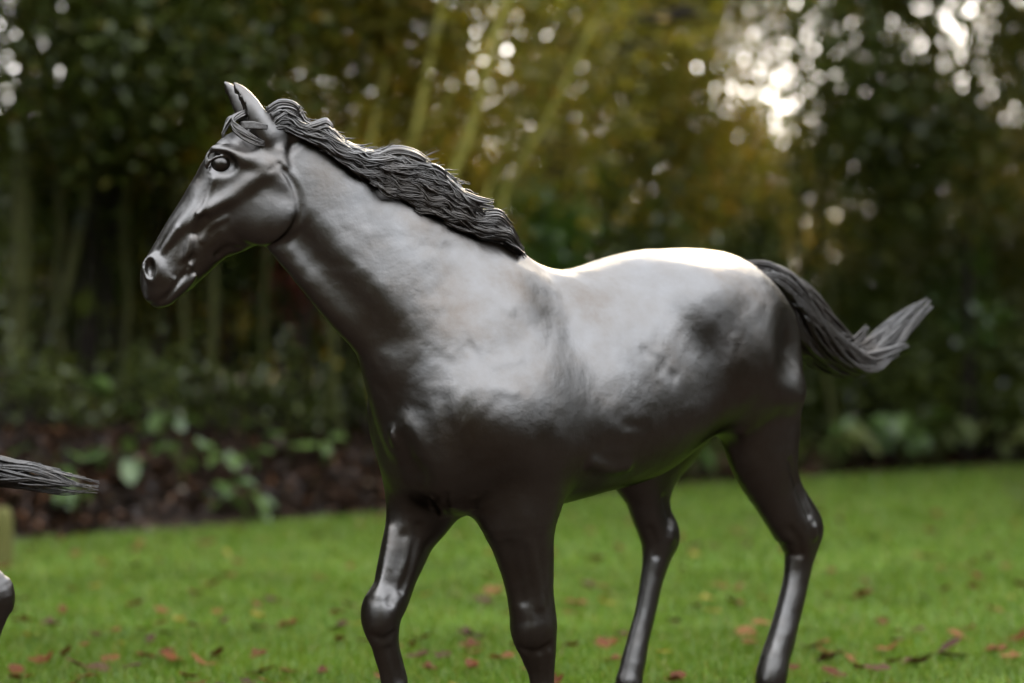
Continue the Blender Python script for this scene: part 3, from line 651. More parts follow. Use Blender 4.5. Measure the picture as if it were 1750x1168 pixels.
def on_view(pts):
    """the spots of the near side that lie on these sight lines"""
    ds = np.linspace(5.95, 7.45, 420); P = np.array([[At(x, y, d) for d in ds] for x, y in pts], np.float32); D = evaluate(P.reshape(-1, 3)).reshape(len(pts), -1); k = (D < 0).argmax(1)
    out = []
    for i in range(len(pts)):
        j = k[i]
        if j == 0: out.append(None); continue
        t = D[i, j - 1] / (D[i, j - 1] - D[i, j]); t = 1 - .5 * (1 - t) if D[i, j - 1] > 1 else t; out.append((P[i, j - 1] + (P[i, j] - P[i, j - 1]) * t).astype(float))
    return out
def tooling():
    """bone, tendon and tool marks worked into the surface"""
    back = unit(tolocal((0, 1, 0)) - tolocal((0, 0, 0)))
    def line(pts, r, k, cut=False, off=0.0, n=14, flat=None):
        Q = on_view(pts)
        if any(q is None for q in Q): return
        if flat and np.linalg.norm(Q[1] - (Q[0] + Q[-1]) / 2) > flat: return
        if any(np.linalg.norm(a - b) > .12 for a, b in zip(Q[:-1], Q[1:])): return      # never bridge from one limb to another
        Q = [q + back * off for q in Q]
        (crease if cut else ridge)(Q if cut else [(*q, r) for q in Q], r, k, n)
    R, K = False, True
    for pts, r, k, c, o in (
        ([(902, 925), (914, 985), (921, 1035)], .007, .02, R, .003), ([(918, 925), (930, 1000), (936, 1046)], .006, .018, K, -.002), ([(868, 930), (884, 990), (893, 1030)], .006, .02, K, -.003), ([(888, 1108), (912, 1116), (942, 1104)], .005, .018, K, -.001), ([(934, 1118), (932, 1145), (931, 1166)], .006, .014, K, -.001),
        ([(668, 905), (660, 960), (646, 1020)], .007, .02, R, .003), ([(690, 915), (682, 975), (668, 1030)], .007, .018, K, -.002), ([(716, 900), (704, 960), (688, 1010)], .006, .018, K, -.002), ([(634, 1088), (656, 1094), (676, 1082)], .005, .016, K, -.001), ([(668, 1108), (678, 1140), (684, 1164)], .006, .014, K, -.001),
        ([(1352, 790), (1366, 840), (1384, 880)], .007, .02, K, -.002), ([(1350, 972), (1332, 1050), (1314, 1112)], .007, .016, R, .003), ([(1366, 975), (1348, 1050), (1334, 1112)], .007, .014, K, -.001), ([(1390, 900), (1392, 915)], .012, .02, R, .006), ([(1350, 905), (1366, 925), (1368, 948)], .008, .02, K, -.003), ([(1300, 780), (1322, 840), (1345, 890)], .008, .03, K, -.003),
        ([(1136, 850), (1146, 885)], .006, .018, K, -.002), ([(1113, 968), (1100, 1040), (1080, 1115)], .007, .016, R, .003), ([(1124, 972), (1112, 1040), (1094, 1115)], .006, .014, K, -.001), ([(1145, 905), (1146, 922)], .010, .02, R, .005), ([(1112, 905), (1122, 930), (1122, 950)], .007, .02, K, -.003),
        ([(700, 728), (720, 748), (724, 775)], .012, .04, R, .016),
        ([(742, 850), (752, 868), (756, 880)], .005, .012, R, .001), ([(734, 856), (742, 872)], .005, .012, K, -.001), ([(764, 846), (762, 864)], .005, .012, K, -.001), ([(776, 848), (774, 866)], .005, .012, R, .001), ([(808, 850), (812, 868)], .005, .012, R, .001), ([(1010, 790), (1040, 800), (1070, 795)], .008, .03, R, .003)):
        line(pts, r, k, c, o - .005 if c else o + .005)
    rng = np.random.RandomState(12)
    for i in range(64):                                              # shallow dabs left by the sculptor's tools
        x, y = rng.uniform(520, 1330), rng.uniform(300, 800); x = x - 190 if 865 < x < 1040 else x; a = rng.normal(.6, .5); L = rng.uniform(10, 34); r = rng.uniform(.008, .018)
        line([(x - math.cos(a) * L, y - math.sin(a) * L), (x, y), (x + math.cos(a) * L, y + math.sin(a) * L)], r, .022, i % 2 == 0, -(r + .0155) if i % 2 == 0 else r + .0155, 8, .0035)

def build_horse_surface(h=.0045):
    PRIMS.clear()
    global EYE_LAT
    torso(); neck(); muscles(); legs(); EYE_LAT = head() - EYE_IN; tooling()
    rng = np.random.RandomState(3)
    K = [(unit(rng.normal(size=3)) * f, rng.rand() * 6.28, a) for f, a in [(24, .0005)] * 5 + [(55, .0002)] * 6 + [(120, .00010)] * 6]
    def ev(P):
        D = evaluate(P); q = P + .02 * np.sin(P[:, [1, 2, 0]] * 17)
        for kv, ph, a in K: D = D + (a * np.sin(q @ kv.astype(np.float32) + ph)).astype(np.float32)
        return D
    V, Q = surface_net((-1.12, -.62, .055), (1.12, .34, 1.83), h, ev)
    # even out the big forms, keep the head crisp
    hc = Hd(395, 330, 0); wgt = np.clip((np.linalg.norm(V - hc, axis=1) - .24) / .10, .0, 1) * np.clip((V[:, 2] - .62) / .15, .8, 1)
    E = np.vstack([Q[:, [0, 1]], Q[:, [1, 2]], Q[:, [2, 3]], Q[:, [3, 0]]]); a, b = E[:, 0], E[:, 1]; n = len(V); deg = np.bincount(a, minlength=n) + np.bincount(b, minlength=n)
    for it in range(40):
        A = np.stack([np.bincount(a, V[b, k], n) + np.bincount(b, V[a, k], n) for k in range(3)], 1) / np.maximum(deg, 1)[:, None]
        V = V + (A - V) * ((.62 if it % 2 == 0 else -.60) * wgt)[:, None]
    return V, Q
# ---------------------------------------------------------------- the statue as objects
def bronze(name, rough=.405, fine=.22, tint=1.0, scale=34, brown=(.0058, .0043, .0026)):
    """waxed dark bronze: a metal reflection that grows at glancing angles, over a thin brown patina"""
    m = bpy.data.materials.new(name); m.use_nodes = True; n, l = m.node_tree.nodes, m.node_tree.links; n.clear()
    tc = n.new('ShaderNodeTexCoord'); c = lambda r, g, bb: (r * tint, g * tint, bb * tint)
    t1, r1 = noise_ramp(n, l, tc.outputs['Object'], 5.0, [(.30, c(.124, .110, .096)), (.5, c(.152, .147, .140)), (.72, c(.174, .174, .172))], 6, .65)
    lw = n.new('ShaderNodeLayerWeight'); lw.inputs['Blend'].default_value = .5; pw = n.new('ShaderNodeMath'); pw.operation = 'POWER'; pw.inputs[1].default_value = 4.5; l.new(lw.outputs['Facing'], pw.inputs[0])
    sc = n.new('ShaderNodeMath'); sc.operation = 'MULTIPLY'; sc.inputs[1].default_value = .14; l.new(pw.outputs[0], sc.inputs[0])
    t2, r2 = noise_ramp(n, l, tc.outputs['Object'], 9.0, [(.3, (rough - .04,) * 3), (.7, (rough + .07,) * 3)], 5)
    t3 = n.new('ShaderNodeTexNoise'); t3.inputs['Scale'].default_value = scale; t3.inputs['Detail'].default_value = 5; l.new(tc.outputs['Object'], t3.inputs['Vector'])
    bp = n.new('ShaderNodeBump'); bp.inputs['Strength'].default_value = fine; bp.inputs['Distance'].default_value = .006; l.new(t3.outputs['Fac'], bp.inputs['Height'])
    g = n.new('ShaderNodeBsdfAnisotropic'); g.distribution = 'BECKMANN'; l.new(mix(n, l, r1.outputs[0], (.75, .75, .75), sc.outputs[0]), g.inputs['Color']); l.new(r2.outputs[0], g.inputs['Roughness']); l.new(bp.outputs[0], g.inputs['Normal'])
    d = n.new('ShaderNodeBsdfDiffuse'); d.inputs['Color'].default_value = (*brown, 1); l.new(bp.outputs[0], d.inputs['Normal']); a = n.new('ShaderNodeAddShader'); l.new(g.outputs[0], a.inputs[0]); l.new(d.outputs[0], a.inputs[1])
    o = n.new('ShaderNodeOutputMaterial'); l.new(a.outputs[0], o.inputs['Surface'])
    return m
m_bronze = bronze('patinated_bronze'); m_hair = bronze('bronze_hair', .44, .4, 1.0, 90); m_eye = bronze('polished_bronze_eye', .34, .0, .7); m_tail = bronze('bronze_tail', .46, .4, .72, 90); m_hoof = bronze('bronze_hoof', .44, .3, .8)
horse = empty('horse_statue', (BODY.o[0], BODY.o[1], 0), math.atan2(BODY.f[1], BODY.f[0]))
tag(horse, 'large dark bronze statue of a walking horse in the middle of the lawn', 'statue')
HV, HQ = build_horse_surface(HRES)
body_me = mesh_np('horse_body', HV, HQ); obj('body', body_me, m_bronze, horse)
def eye_mesh(s):
    c = Hd(378, 280, EYE_LAT * s); bm = bmesh.new(); bmesh.ops.create_uvsphere(bm, u_segments=28, v_segments=18, radius=1.0)
    M = np.array([HF * .0262, HL * .0250, np.array([0, 0, .0245])])
    for v in bm.verts: v.co = Vector(c + np.array(v.co) @ M)
    for f in bm.faces: f.smooth = True
    me = bpy.data.meshes.new('eye'); bm.to_mesh(me); bm.free(); return me
EYES = [eye_mesh(1), eye_mesh(-1)]
for e in EYES: obj('eye', e, m_eye, horse)
def hoof(x, y, z):
    """a hoof: round in front, straight heels, widening to the ground"""
    V, F = [], []; ns = 24; lev = [(.088, .030), (.080, .038), (.070, .041), (.035, .048), (.0, .056), (-.004, .052)]
    for zz, r in lev:
        f = (.085 - zz) * .42
        for i in range(ns):
            a = 2 * math.pi * i / ns; ca, sa = math.cos(a), math.sin(a); ca = ca if ca > -.55 else -.55 - (ca + .55) * .3
            V.append((x + .006 + f * (1 if ca > 0 else .55) + ca * r * 1.12, y + sa * r, max(zz, 0) if zz >= 0 else .0005))
    for j in range(len(lev) - 1):
        for i in range(ns): F.append((j * ns + i, j * ns + (i + 1) % ns, (j + 1) * ns + (i + 1) % ns, (j + 1) * ns + i))
    F.append([0] * 4); F.pop()
    me = bpy.data.meshes.new('hoof'); me.from_pydata(V, [], F + [list(range(ns)), list(range((len(lev) - 1) * ns, len(lev) * ns))[::-1]])
    for p in me.polygons[:ns * (len(lev) - 1)]: p.use_smooth = True
    me.update(); return me
HOOVES = [hoof(*LEGS[k]) for k in ('nf', 'ff', 'nh', 'fh')]
for hm in HOOVES: obj('hoof', hm, m_hoof, horse)

def strand(P, r, rng, tip=.25, n=None):
    P = np.asarray(P, float); k = len(P); t = np.linspace(0, 1, k); R = r * np.minimum(1, .55 + 2 * t) * np.clip((1 - t) / .30, tip, 1)
    return P, R
def lerp_line(L, t): L = np.asarray(L, float); return np.stack([np.interp(t, L[:, 0], L[:, k]) for k in range(1, L.shape[1])], -1)
def mane():
    """locks lie along the crest, blown back, in overlapping wavy clumps"""
    rng = np.random.RandomState(8)
    up = [(462, 186), (481, 176), (494, 176), (512, 186), (522, 204), (541, 214), (556, 210), (572, 221), (588, 238), (612, 250), (640, 260), (681, 259), (714, 267), (742, 281), (761, 297), (778, 312), (795, 325), (812, 342), (832, 364), (857, 367), (878, 388), (884, 405), (896, 432)]
    lo = [(470, 222), (485, 224), (500, 230), (522, 239), (555, 258), (594, 285), (626, 310), (670, 340), (714, 362), (755, 379), (796, 397), (824, 409), (865, 414), (897, 434)]
    s = lambda q, e: 0.83 * q[0] + .55 * q[1]
    def param(L):
        v = np.array([.80 * a + .60 * b for a, b in L]); lo_, hi_ = .80 * 462 + .60 * 186, .80 * 896 + .60 * 433
        return np.column_stack([(v - lo_) / (hi_ - lo_), np.array(L, float)])
    U_, L_ = param(up), param(lo)
    dc = np.array([[0, 6.222], [.25, 6.245], [.5, 6.300], [.75, 6.405], [1, 6.545]]); nw = np.array([[0, .040], [.25, .050], [.5, .062], [.75, .075], [1, .06]])
    def surf(t, v, out):
        """point of the mane: t along the crest, v from lower (0) to upper edge (1); out lifts it off the neck"""
        u = lerp_line(U_, np.clip(t, 0, 1.02)); l_ = lerp_line(L_, np.clip(t, 0, 1.02)); vv = np.asarray(v)[:, None]; p = l_ + (u - l_) * vv
        d = np.interp(t, dc[:, 0], dc[:, 1]) - np.interp(t, nw[:, 0], nw[:, 1]) * np.sqrt(np.clip(1 - np.clip(np.asarray(v), 0, 1) ** 2.2, 0, 1)) - out
        return np.array([At(a, b, dd) for (a, b), dd in zip(p, d)])
    paths = []
    for v_, r_ in ((.10, .009), (.3, .013), (.5, .014), (.7, .013), (.88, .008)):   # the mass the locks lie on
        t = np.linspace(.0, .99, 40); P = surf(t, np.full(40, v_), np.full(40, -.010)); paths.append((P, r_ * np.clip(np.minimum(t, 1 - t) * 9, .2, 1)))
    for c in range(165):                                             # clumps
        t0 = rng.uniform(-.06, .93); v0 = rng.uniform(.0, .98); ln = rng.uniform(.09, .24) * (1 if t0 > .15 else .8); amp = rng.uniform(.03, .12); ph = rng.uniform(0, 6.28); fr = rng.uniform(10, 24); lift = rng.uniform(0, .018); drift = rng.uniform(-.05, .34) * (1 if v0 < .75 else .3)
        for k in range(11):
            n = 20; q = np.linspace(0, 1, n); w = (k - 5) / 5 * .050 * rng.uniform(.9, 1.1)
            t = t0 + q * ln * rng.uniform(.75, 1.1); v = v0 + w * (1 - .45 * q ** 2) + drift * q ** 1.6 + amp * np.sin(fr * t * 3 + ph + k * .15) * (.3 + q) + .008 * np.sin(q * 23 + k * 1.7); v = np.clip(v, -.02, 1.0 + .12 * q)
            out = .003 + lift * np.sin(q * 3.1) + .008 * rng.rand() + .006 * (1 - abs(k - 5) / 5) + .010 * np.clip(q - .7, 0, 1); P = surf(np.clip(t, 0, 1.01), v, out)
            paths.append(strand(P, rng.uniform(.0011, .0023), rng, .3))
    # locks that stand clear of the outline
    for pts, r, m in ((((455, 196), (478, 182), (500, 184), (512, 194), (507, 203)), .004, 9), (((520, 222), (541, 217), (558, 212), (570, 222)), .004, 8), (((770, 330), (795, 338), (818, 347), (843, 351)), .0045, 8), (((800, 372), (828, 370), (856, 370), (877, 392)), .004, 8), (((846, 392), (868, 402), (884, 416), (897, 436)), .004, 9), (((800, 392), (838, 402), (868, 414), (898, 436)), .004, 12), (((828, 384), (850, 396), (874, 410), (892, 430)), .004, 12),
                      (((640, 275), (676, 262), (710, 268), (738, 284)), .004, 10), (((700, 300), (735, 290), (758, 300), (766, 316)), .004, 9), (((545, 250), (600, 262), (650, 290), (690, 300)), .004, 9), (((690, 345), (730, 340), (765, 352), (800, 380)), .004, 9)):
        for k in range(m):
            a = np.array(pts, float); a = a + np.array([.15, 1.0]) * (k - m / 2) * 2.2 + rng.normal(size=2) * .8; t = (.80 * a[:, 0] + .60 * a[:, 1] - (.80 * 462 + .60 * 186)) / (.80 * 434 + .60 * 247); d = np.interp(t, dc[:, 0], dc[:, 1]) - rng.uniform(.0, .05) - .012
            P = resample(np.array([At(x, y, dd) for (x, y), dd in zip(a, d)]), 14); paths.append(strand(P, r * rng.uniform(.7, 1.1), rng, .35))
    for k in range(70):                                              # loose tips blown up off the crest
        t0 = rng.uniform(.02, .90); q = np.linspace(0, 1, 12); t = t0 + q * rng.uniform(.04, .10); v = .82 + rng.uniform(-.1, .1) + rng.uniform(.22, .48) * q ** 1.5 + .03 * np.sin(q * 9 + k); P = surf(np.clip(t, 0, 1.01), np.clip(v, 0, 1.30), .006 + .012 * rng.rand() * np.ones(12)); paths.append(strand(P, rng.uniform(.0012, .0022), rng, .25))
    V, F = tubes_np(paths, 4); me = mesh_np('mane', V, F)
    # the mass the locks lie on
    return me
obj('mane', mane(), m_hair, horse)
def forelock():
    rng = np.random.RandomState(4); paths = []
    for k in range(26):
        o = (k - 13) * .75
        a = [(452 - o * .3, 196 + o * .3, .02), (428, 192 + o * .5, .055), (402 - o * .2, 203 + o * .6, .078), (398, 216 + o * .8, .086), (416, 230 + o * .9, .089), (436, 241 + o * .7, .086), (452, 247 + o * .4, .078)]
        paths.append(strand(resample(np.array([Hd(x + rng.normal() * .6, y + rng.normal() * .6, l + rng.uniform(0, .006)) for x, y, l in a]), 20), rng.uniform(.0024, .0036), rng, .35))
    for k in range(9):
        o = (k - 4) * 1.3; a = [(440, 205 + o * .3, .03), (412, 214 + o * .7, .082), (430, 214 + o, .092), (458, 217 + o * .6, .084)]
        paths.append(strand(resample(np.array([Hd(x, y, l) for x, y, l in a]), 14), rng.uniform(.0024, .0034), rng, .35))
    for k in range(26):
        z = rng.uniform(-.055, .05); a = [(456, 190, z * .4), (424, 196 + rng.normal() * 3, z * .8), (398, 203 + rng.normal() * 3, z), (386, 217 + rng.normal() * 3, z * 1.1), (380, 234 + rng.normal() * 4, z * 1.2)]
        paths.append(strand(resample(np.array([Hd(x + rng.normal(), y, l) for x, y, l in a]), 14), rng.uniform(.0026, .004), rng, .35))
    V, F = tubes_np(paths, 5); return mesh_np('forelock', V, F)
obj('forelock', forelock(), m_hair, horse)
def tail_hair(guide, width, seed, n=170, fingers=(), r=(.004, .0075), wave=.012, conv=None):
    """guide: points along the tail; width: (across, deep) at each; strands spread across it"""
    rng = np.random.RandomState(seed); Gd = resample(np.asarray(guide, float), 40); Wd = resample(np.asarray(width, float), 40); T = np.gradient(Gd, axis=0); T /= np.linalg.norm(T, axis=1)[:, None]
    Bn = np.array([0, 1., 0]); Bn = Bn - (T @ Bn)[:, None] * T; Bn /= np.linalg.norm(Bn, axis=1)[:, None]; N = np.cross(T, Bn); paths = []
    for k in range(n):
        a = rng.uniform(-1, 1); b = math.sqrt(max(0, 1 - a * a)) * rng.uniform(-1, 1) if rng.rand() < .4 else math.sqrt(max(0, 1 - a * a)) * rng.choice([-1, 1]) * rng.uniform(.75, 1)
        i0 = 0 if rng.rand() < .5 else rng.randint(0, 14); i1 = rng.randint(24, 41) if abs(a) > .35 else rng.randint(32, 41); i = np.arange(i0, max(i1, i0 + 10)); i = i[i < 40]; q = np.linspace(0, 1, len(i)); cl = int((a + 1) * 3.2); ph = cl * 2.1
        aa = a + .16 * np.sin(q * 7 + ph) * (.3 + q); P = Gd[i] + N[i] * (Wd[i, 0] * aa)[:, None] + Bn[i] * (Wd[i, 1] * (b + .25 * math.sin(cl * 5.0)))[:, None] + N[i] * (wave * np.sin(q * 10 + ph))[:, None]
        paths.append(strand(P, rng.uniform(*r), rng, .3))
    for f in fingers:
        for k in range(9): P = resample(np.asarray(f, float), 14); P = P + rng.normal(size=3) * .006 * np.linspace(1.6, .6, 14)[:, None]; paths.append(strand(P, rng.uniform(r[0], r[1] * .9), rng, .3))
    V, F = tubes_np(paths, 5); return mesh_np('tail', V, F)
def horse_tail():
    g = [At(*q) for q in ((1262, 462, 7.16), (1310, 470, 7.20), (1352, 512, 7.26), (1392, 566, 7.32), (1432, 605, 7.38), (1470, 618, 7.42), (1505, 592, 7.46), (1545, 552, 7.50), (1588, 516, 7.54))]
    w = [(.022, .04), (.036, .045), (.062, .05), (.066, .055), (.052, .055), (.040, .05), (.046, .045), (.030, .03), (.007, .008)]
    f = [[At(1440, 600, 7.36), At(1468, 585, 7.38), At(1484, 560, 7.38)], [At(1450, 615, 7.38), At(1500, 606, 7.40), At(1550, 590, 7.42)], [At(1450, 625, 7.38), At(1495, 622, 7.42), At(1535, 605, 7.46)], [At(1390, 590, 7.30), At(1440, 632, 7.36), At(1482, 640, 7.4)], [At(1395, 540, 7.3), At(1430, 575, 7.34), At(1455, 596, 7.36)]]
    return tail_hair(g, w, 6, 260, f, (.0032, .0062), .016)
obj('tail', horse_tail(), m_tail, horse)

# -- the second statue, of which only the tail and a hock reach into the picture
FS, FA = .80, math.radians(20)
foal_f = np.array([-math.cos(FA), -math.sin(FA)]); foal_o = np.array([-2.164, 6.13])
foal = empty('horse_statue', (foal_o[0], foal_o[1], 0), math.atan2(foal_f[1], foal_f[0])); foal.scale = (FS, FS, FS)
tag(foal, 'second bronze horse statue at the left edge, only tail and hock showing', 'statue')
obj('body', body_me, None, foal)
for e in EYES: obj('eye', e, None, foal)
for hm in HOOVES: obj('hoof', hm, None, foal)
obj('mane', bpy.data.meshes['mane'], None, foal); obj('forelock', bpy.data.meshes['forelock'], None, foal)
def foal_local(px, py, d):
    v = np.array([(px - 875) * d / FPX, d]) - foal_o; l_ = np.array([-foal_f[1], foal_f[0]])
    return np.array([v @ foal_f, v @ l_, 1.1 - (py - 600) * d / FPX]) / FS
g = [foal_local(*q) for q in ((-62, 632, 6.42), (-44, 660, 6.45), (-42, 720, 6.45), (-46, 775, 6.44), (-30, 803, 6.43), (10, 808, 6.42), (60, 812, 6.42), (110, 824, 6.42), (168, 833, 6.42))]
w = [(.03, .035), (.04, .04), (.045, .045), (.045, .045), (.044, .045), (.040, .04), (.044, .04), (.034, .032), (.014, .016)]
obj('tail', tail_hair(g, w, 16, 190, (), (.0035, .006), .014), m_tail, foal)
# ---------------------------------------------------------------- plants on the bank, fallen leaves, a mossy post
def big_leaf_mesh(name, L, W, seed, lobes=0, curl=.25, fold=.2):
    """one blade: midrib fold, drooping tip, wavy edge"""
    rng = random.Random(seed); n = 7; V = []; F = []
    for i in range(n):
        t = i / (n - 1); w = W * .5 * (math.sin(math.pi * min(1, t * .92 + .05)) ** .75) * (1 + lobes * .35 * math.cos(t * 19)); z = -curl * L * t * t
        for s in (-1, -.5, 0, .5, 1): V.append((L * t, s * w * (1 + rng.uniform(-.06, .06)), z + abs(s) * fold * w + rng.uniform(-1, 1) * .02 * L * abs(s)))
    for i in range(n - 1):
        for j in range(4): F.append((i * 5 + j, i * 5 + j + 1, i * 5 + j + 6, i * 5 + j + 5))
    me = bpy.data.meshes.new(name); me.from_pydata(V, [], F); me.update()
    for p in me.polygons: p.use_smooth = True
    return me
LEAFV = [big_leaf_mesh('plant_leaf', .17, .12, 1), big_leaf_mesh('plant_leaf', .15, .11, 2, 0, .35), big_leaf_mesh('plant_leaf', .19, .12, 3, 0, .15, .3)]
def plain_leaf(name, base, var, trans=.35, gloss=.10):
    m = bpy.data.materials.new(name); m.use_nodes = True; n, l = m.node_tree.nodes, m.node_tree.links; n.clear(); oi = n.new('ShaderNodeObjectInfo'); tc = n.new('ShaderNodeTexCoord')
    r = n.new('ShaderNodeValToRGB'); l.new(oi.outputs['Random'], r.inputs['Fac']); r.color_ramp.elements[0].color = (*base, 1); r.color_ramp.elements[1].color = (*var, 1)
    t = n.new('ShaderNodeTexNoise'); t.inputs['Scale'].default_value = 30; l.new(tc.outputs['Object'], t.inputs['Vector']); mp = n.new('ShaderNodeMapRange'); mp.inputs[3].default_value = .6; mp.inputs[4].default_value = 1.35; l.new(t.outputs['Fac'], mp.inputs[0])
    hv = n.new('ShaderNodeHueSaturation'); l.new(r.outputs[0], hv.inputs['Color']); l.new(mp.outputs[0], hv.inputs['Value'])
    d = n.new('ShaderNodeBsdfDiffuse'); l.new(hv.outputs[0], d.inputs['Color']); tr = n.new('ShaderNodeBsdfTranslucent'); l.new(hv.outputs[0], tr.inputs['Color'])
    ms = n.new('ShaderNodeMixShader'); ms.inputs[0].default_value = trans; l.new(d.outputs[0], ms.inputs[1]); l.new(tr.outputs[0], ms.inputs[2]); gl = n.new('ShaderNodeBsdfGlossy'); gl.inputs['Roughness'].default_value = .4
    gl.inputs['Color'].default_value = (.5, .5, .5, 1); m2 = n.new('ShaderNodeMixShader'); m2.inputs[0].default_value = gloss; l.new(ms.outputs[0], m2.inputs[1]); l.new(gl.outputs[0], m2.inputs[2]); o = n.new('ShaderNodeOutputMaterial'); l.new(m2.outputs[0], o.inputs['Surface'])
    return m
m_big_leaf = plain_leaf('plant_leaf_green', (.06, .115, .02), (.11, .18, .035)); m_big_leaf2 = plain_leaf('plant_leaf_olive', (.07, .10, .025), (.15, .17, .045))
for me in LEAFV: me.materials.append(m_big_leaf)
LEAFO = [me.copy() for me in LEAFV]
for me in LEAFO: me.materials.clear(); me.materials.append(m_big_leaf2)
def plant(label, px, py, nl, spread, height, seed, olive=False, sc=1.0, group=None, off=.0, name='bank_plant'):
    """a low plant: a short stem and nl separate broad leaves on stalks; px, py is where its middle shows"""
    rng = np.random.RandomState(seed)
    best = None
    for d in np.arange(13.5, 26, .05):                               # the spot on the ground below that sight line
        x = X(px, d)
        if d > edge_y(x) + off and Z(py, d) < ground_z(x, d) + height * .6: best = d; break
    d = best or edge_y(X(px, 18)) + .5; x = X(px, d); z = ground_z(x, d) - .03
    root = empty(name, (x, d, z)); tag(root, label, 'plant', group); paths = []
    for k in range(nl):
        a = rng.uniform(0, 6.283); rr = spread * rng.uniform(.3, 1); h = height * rng.uniform(.45, 1.05); tip = np.array([math.cos(a) * rr, math.sin(a) * rr, h]); paths.append((resample(np.array([(0, 0, 0), tip * (.4, .4, .75), tip]), 6), np.linspace(.006, .003, 6)))
        o = obj('leaf', (LEAFO if olive else LEAFV)[rng.randint(3)], None, root, tip, (rng.uniform(-.5, .5), rng.uniform(-.2, .9), a + rng.uniform(-.6, .6))); s = sc * rng.uniform(.75, 1.25); o.scale = (s, s, s)
    V, F = tubes_np(paths, 5); obj('stem', mesh_np('plant_stem', V, F), m_bark_moss, root)
for i, (lab, px, py, nl, sp, h) in enumerate((
        ('light green plant with overlapping broad leaves on the left bank above the bronze tail tip', 215, 775, 9, .20, .30), ('broad-leaved plant on the bank just right of the overlapping leaf clump', 312, 775, 7, .14, .34), ('pale green plant with two large leaves below the horse muzzle', 405, 775, 6, .15, .32),
        ('single large round-leaved seedling under the horse neck', 556, 762, 4, .08, .26), ('small green plant above the bronze tail at the far left', 80, 790, 6, .16, .30), ('leafy plant higher on the bank left of the muzzle', 135, 668, 8, .18, .34), ('leafy plant high on the bank below the muzzle', 298, 650, 8, .16, .36), ('plant in the deep shade at middle of the bank', 278, 715, 7, .20, .30),
        ('small yellowish plant beside the far foreleg', 495, 742, 5, .12, .26), ('tuft of leaves at lawn edge directly under the muzzle', 375, 838, 6, .14, .20), ('sprawling plant at the lawn edge under the throat', 420, 860, 7, .20, .20), ('yellow green seedling against the horse breast line', 610, 640, 7, .14, .4), ('small dark green plant just under the bronze tail tip', 130, 850, 5, .14, .16))):
    plant(lab, px, py, nl, sp, h, 300 + i, sc=.8)
for i, (px, py, where) in enumerate(((1395, 700, 'just right of the near hind thigh'), (1455, 745, 'below the tail at left'), (1490, 690, 'right under the tail fingers'), (1545, 745, 'below the tail tip'), (1600, 770, 'right of the tail tip near the lawn'), (1650, 720, 'below the lime shoots'), (1715, 770, 'by the right edge near the lawn'), (1545, 800, 'at the lawn edge below the tail'), (1410, 790, 'at the lawn edge behind the near hock'), (1180, 800, 'seen between belly and far hind leg'), (1215, 780, 'in the gap between the hind legs'))):
    plant('broad-leaved green plant ' + where, px, py, 13, .30, .50, 330 + i, i % 2 == 0, 1.25, 'broad-leaved plants along the right lawn edge')

# -- fallen leaves: each one a curled blade with a stalk
def fallen_mesh(seed, kind):
    rng = random.Random(seed); V = [(0, 0, 0)]; F = []; n = 20; L = .045
    for i in range(n):
        a = 2 * math.pi * i / n
        if kind == 'lobed': r = L * (.62 + .38 * abs(math.cos(2.5 * a)) ** .8)
        elif kind == 'oval': r = L * (.55 + .45 * abs(math.cos(a)) ** 1.5)
        else: r = L * (.25 + .95 * abs(math.cos(a)) ** 2.5)
        V.append((math.cos(a) * r, math.sin(a) * r, 0))
    m = len(V)
    for i in range(n): V.append((V[1 + i][0] * .5, V[1 + i][1] * .5, 0))
    c = rng.uniform(4, 9); dx = rng.uniform(-1, 1); W = []
    for x, y, z in V: W.append((x, y, c * (y + dx * x * .5) ** 2 + .35 * c * x * x * (1 if dx > 0 else .2) + rng.uniform(-.002, .002)))
    for i in range(n): j = (i + 1) % n; F.append((0, m + i, m + j)); F.append((m + i, 1 + i, 1 + j, m + j))
    k = len(W); W += [(-L * .55, -.0012, W[m + n // 2][2]), (-L * .55, .0012, W[m + n // 2][2]), (-L * 1.5, .001, .010), (-L * 1.5, -.001, .010)]; F.append((k, k + 1, k + 2, k + 3))
    z0 = min(w[2] for w in W); me = bpy.data.meshes.new('fallen_leaf'); me.from_pydata([(x, y, z - z0) for x, y, z in W], [], F); me.update()
    for p in me.polygons: p.use_smooth = True
    return me
LM = {'russet': plain_leaf('fallen_russet', (.085, .028, .011), (.145, .050, .019), .15, .02), 'brown': plain_leaf('fallen_brown', (.050, .020, .013), (.09, .034, .02), .1, .03), 'tan': plain_leaf('fallen_tan', (.16, .062, .024), (.22, .10, .036), .2, .02), 'yellow': plain_leaf('fallen_yellow', (.28, .19, .03), (.36, .26, .05), .3, .03)}
FM = {}
for c_, m_ in LM.items():
    FM[c_] = []
    for s_, k_ in enumerate(('lobed', 'oval', 'long', 'lobed', 'oval')): me = fallen_mesh(s_ * 7 + len(c_), k_); me.materials.append(m_); FM[c_].append(me)
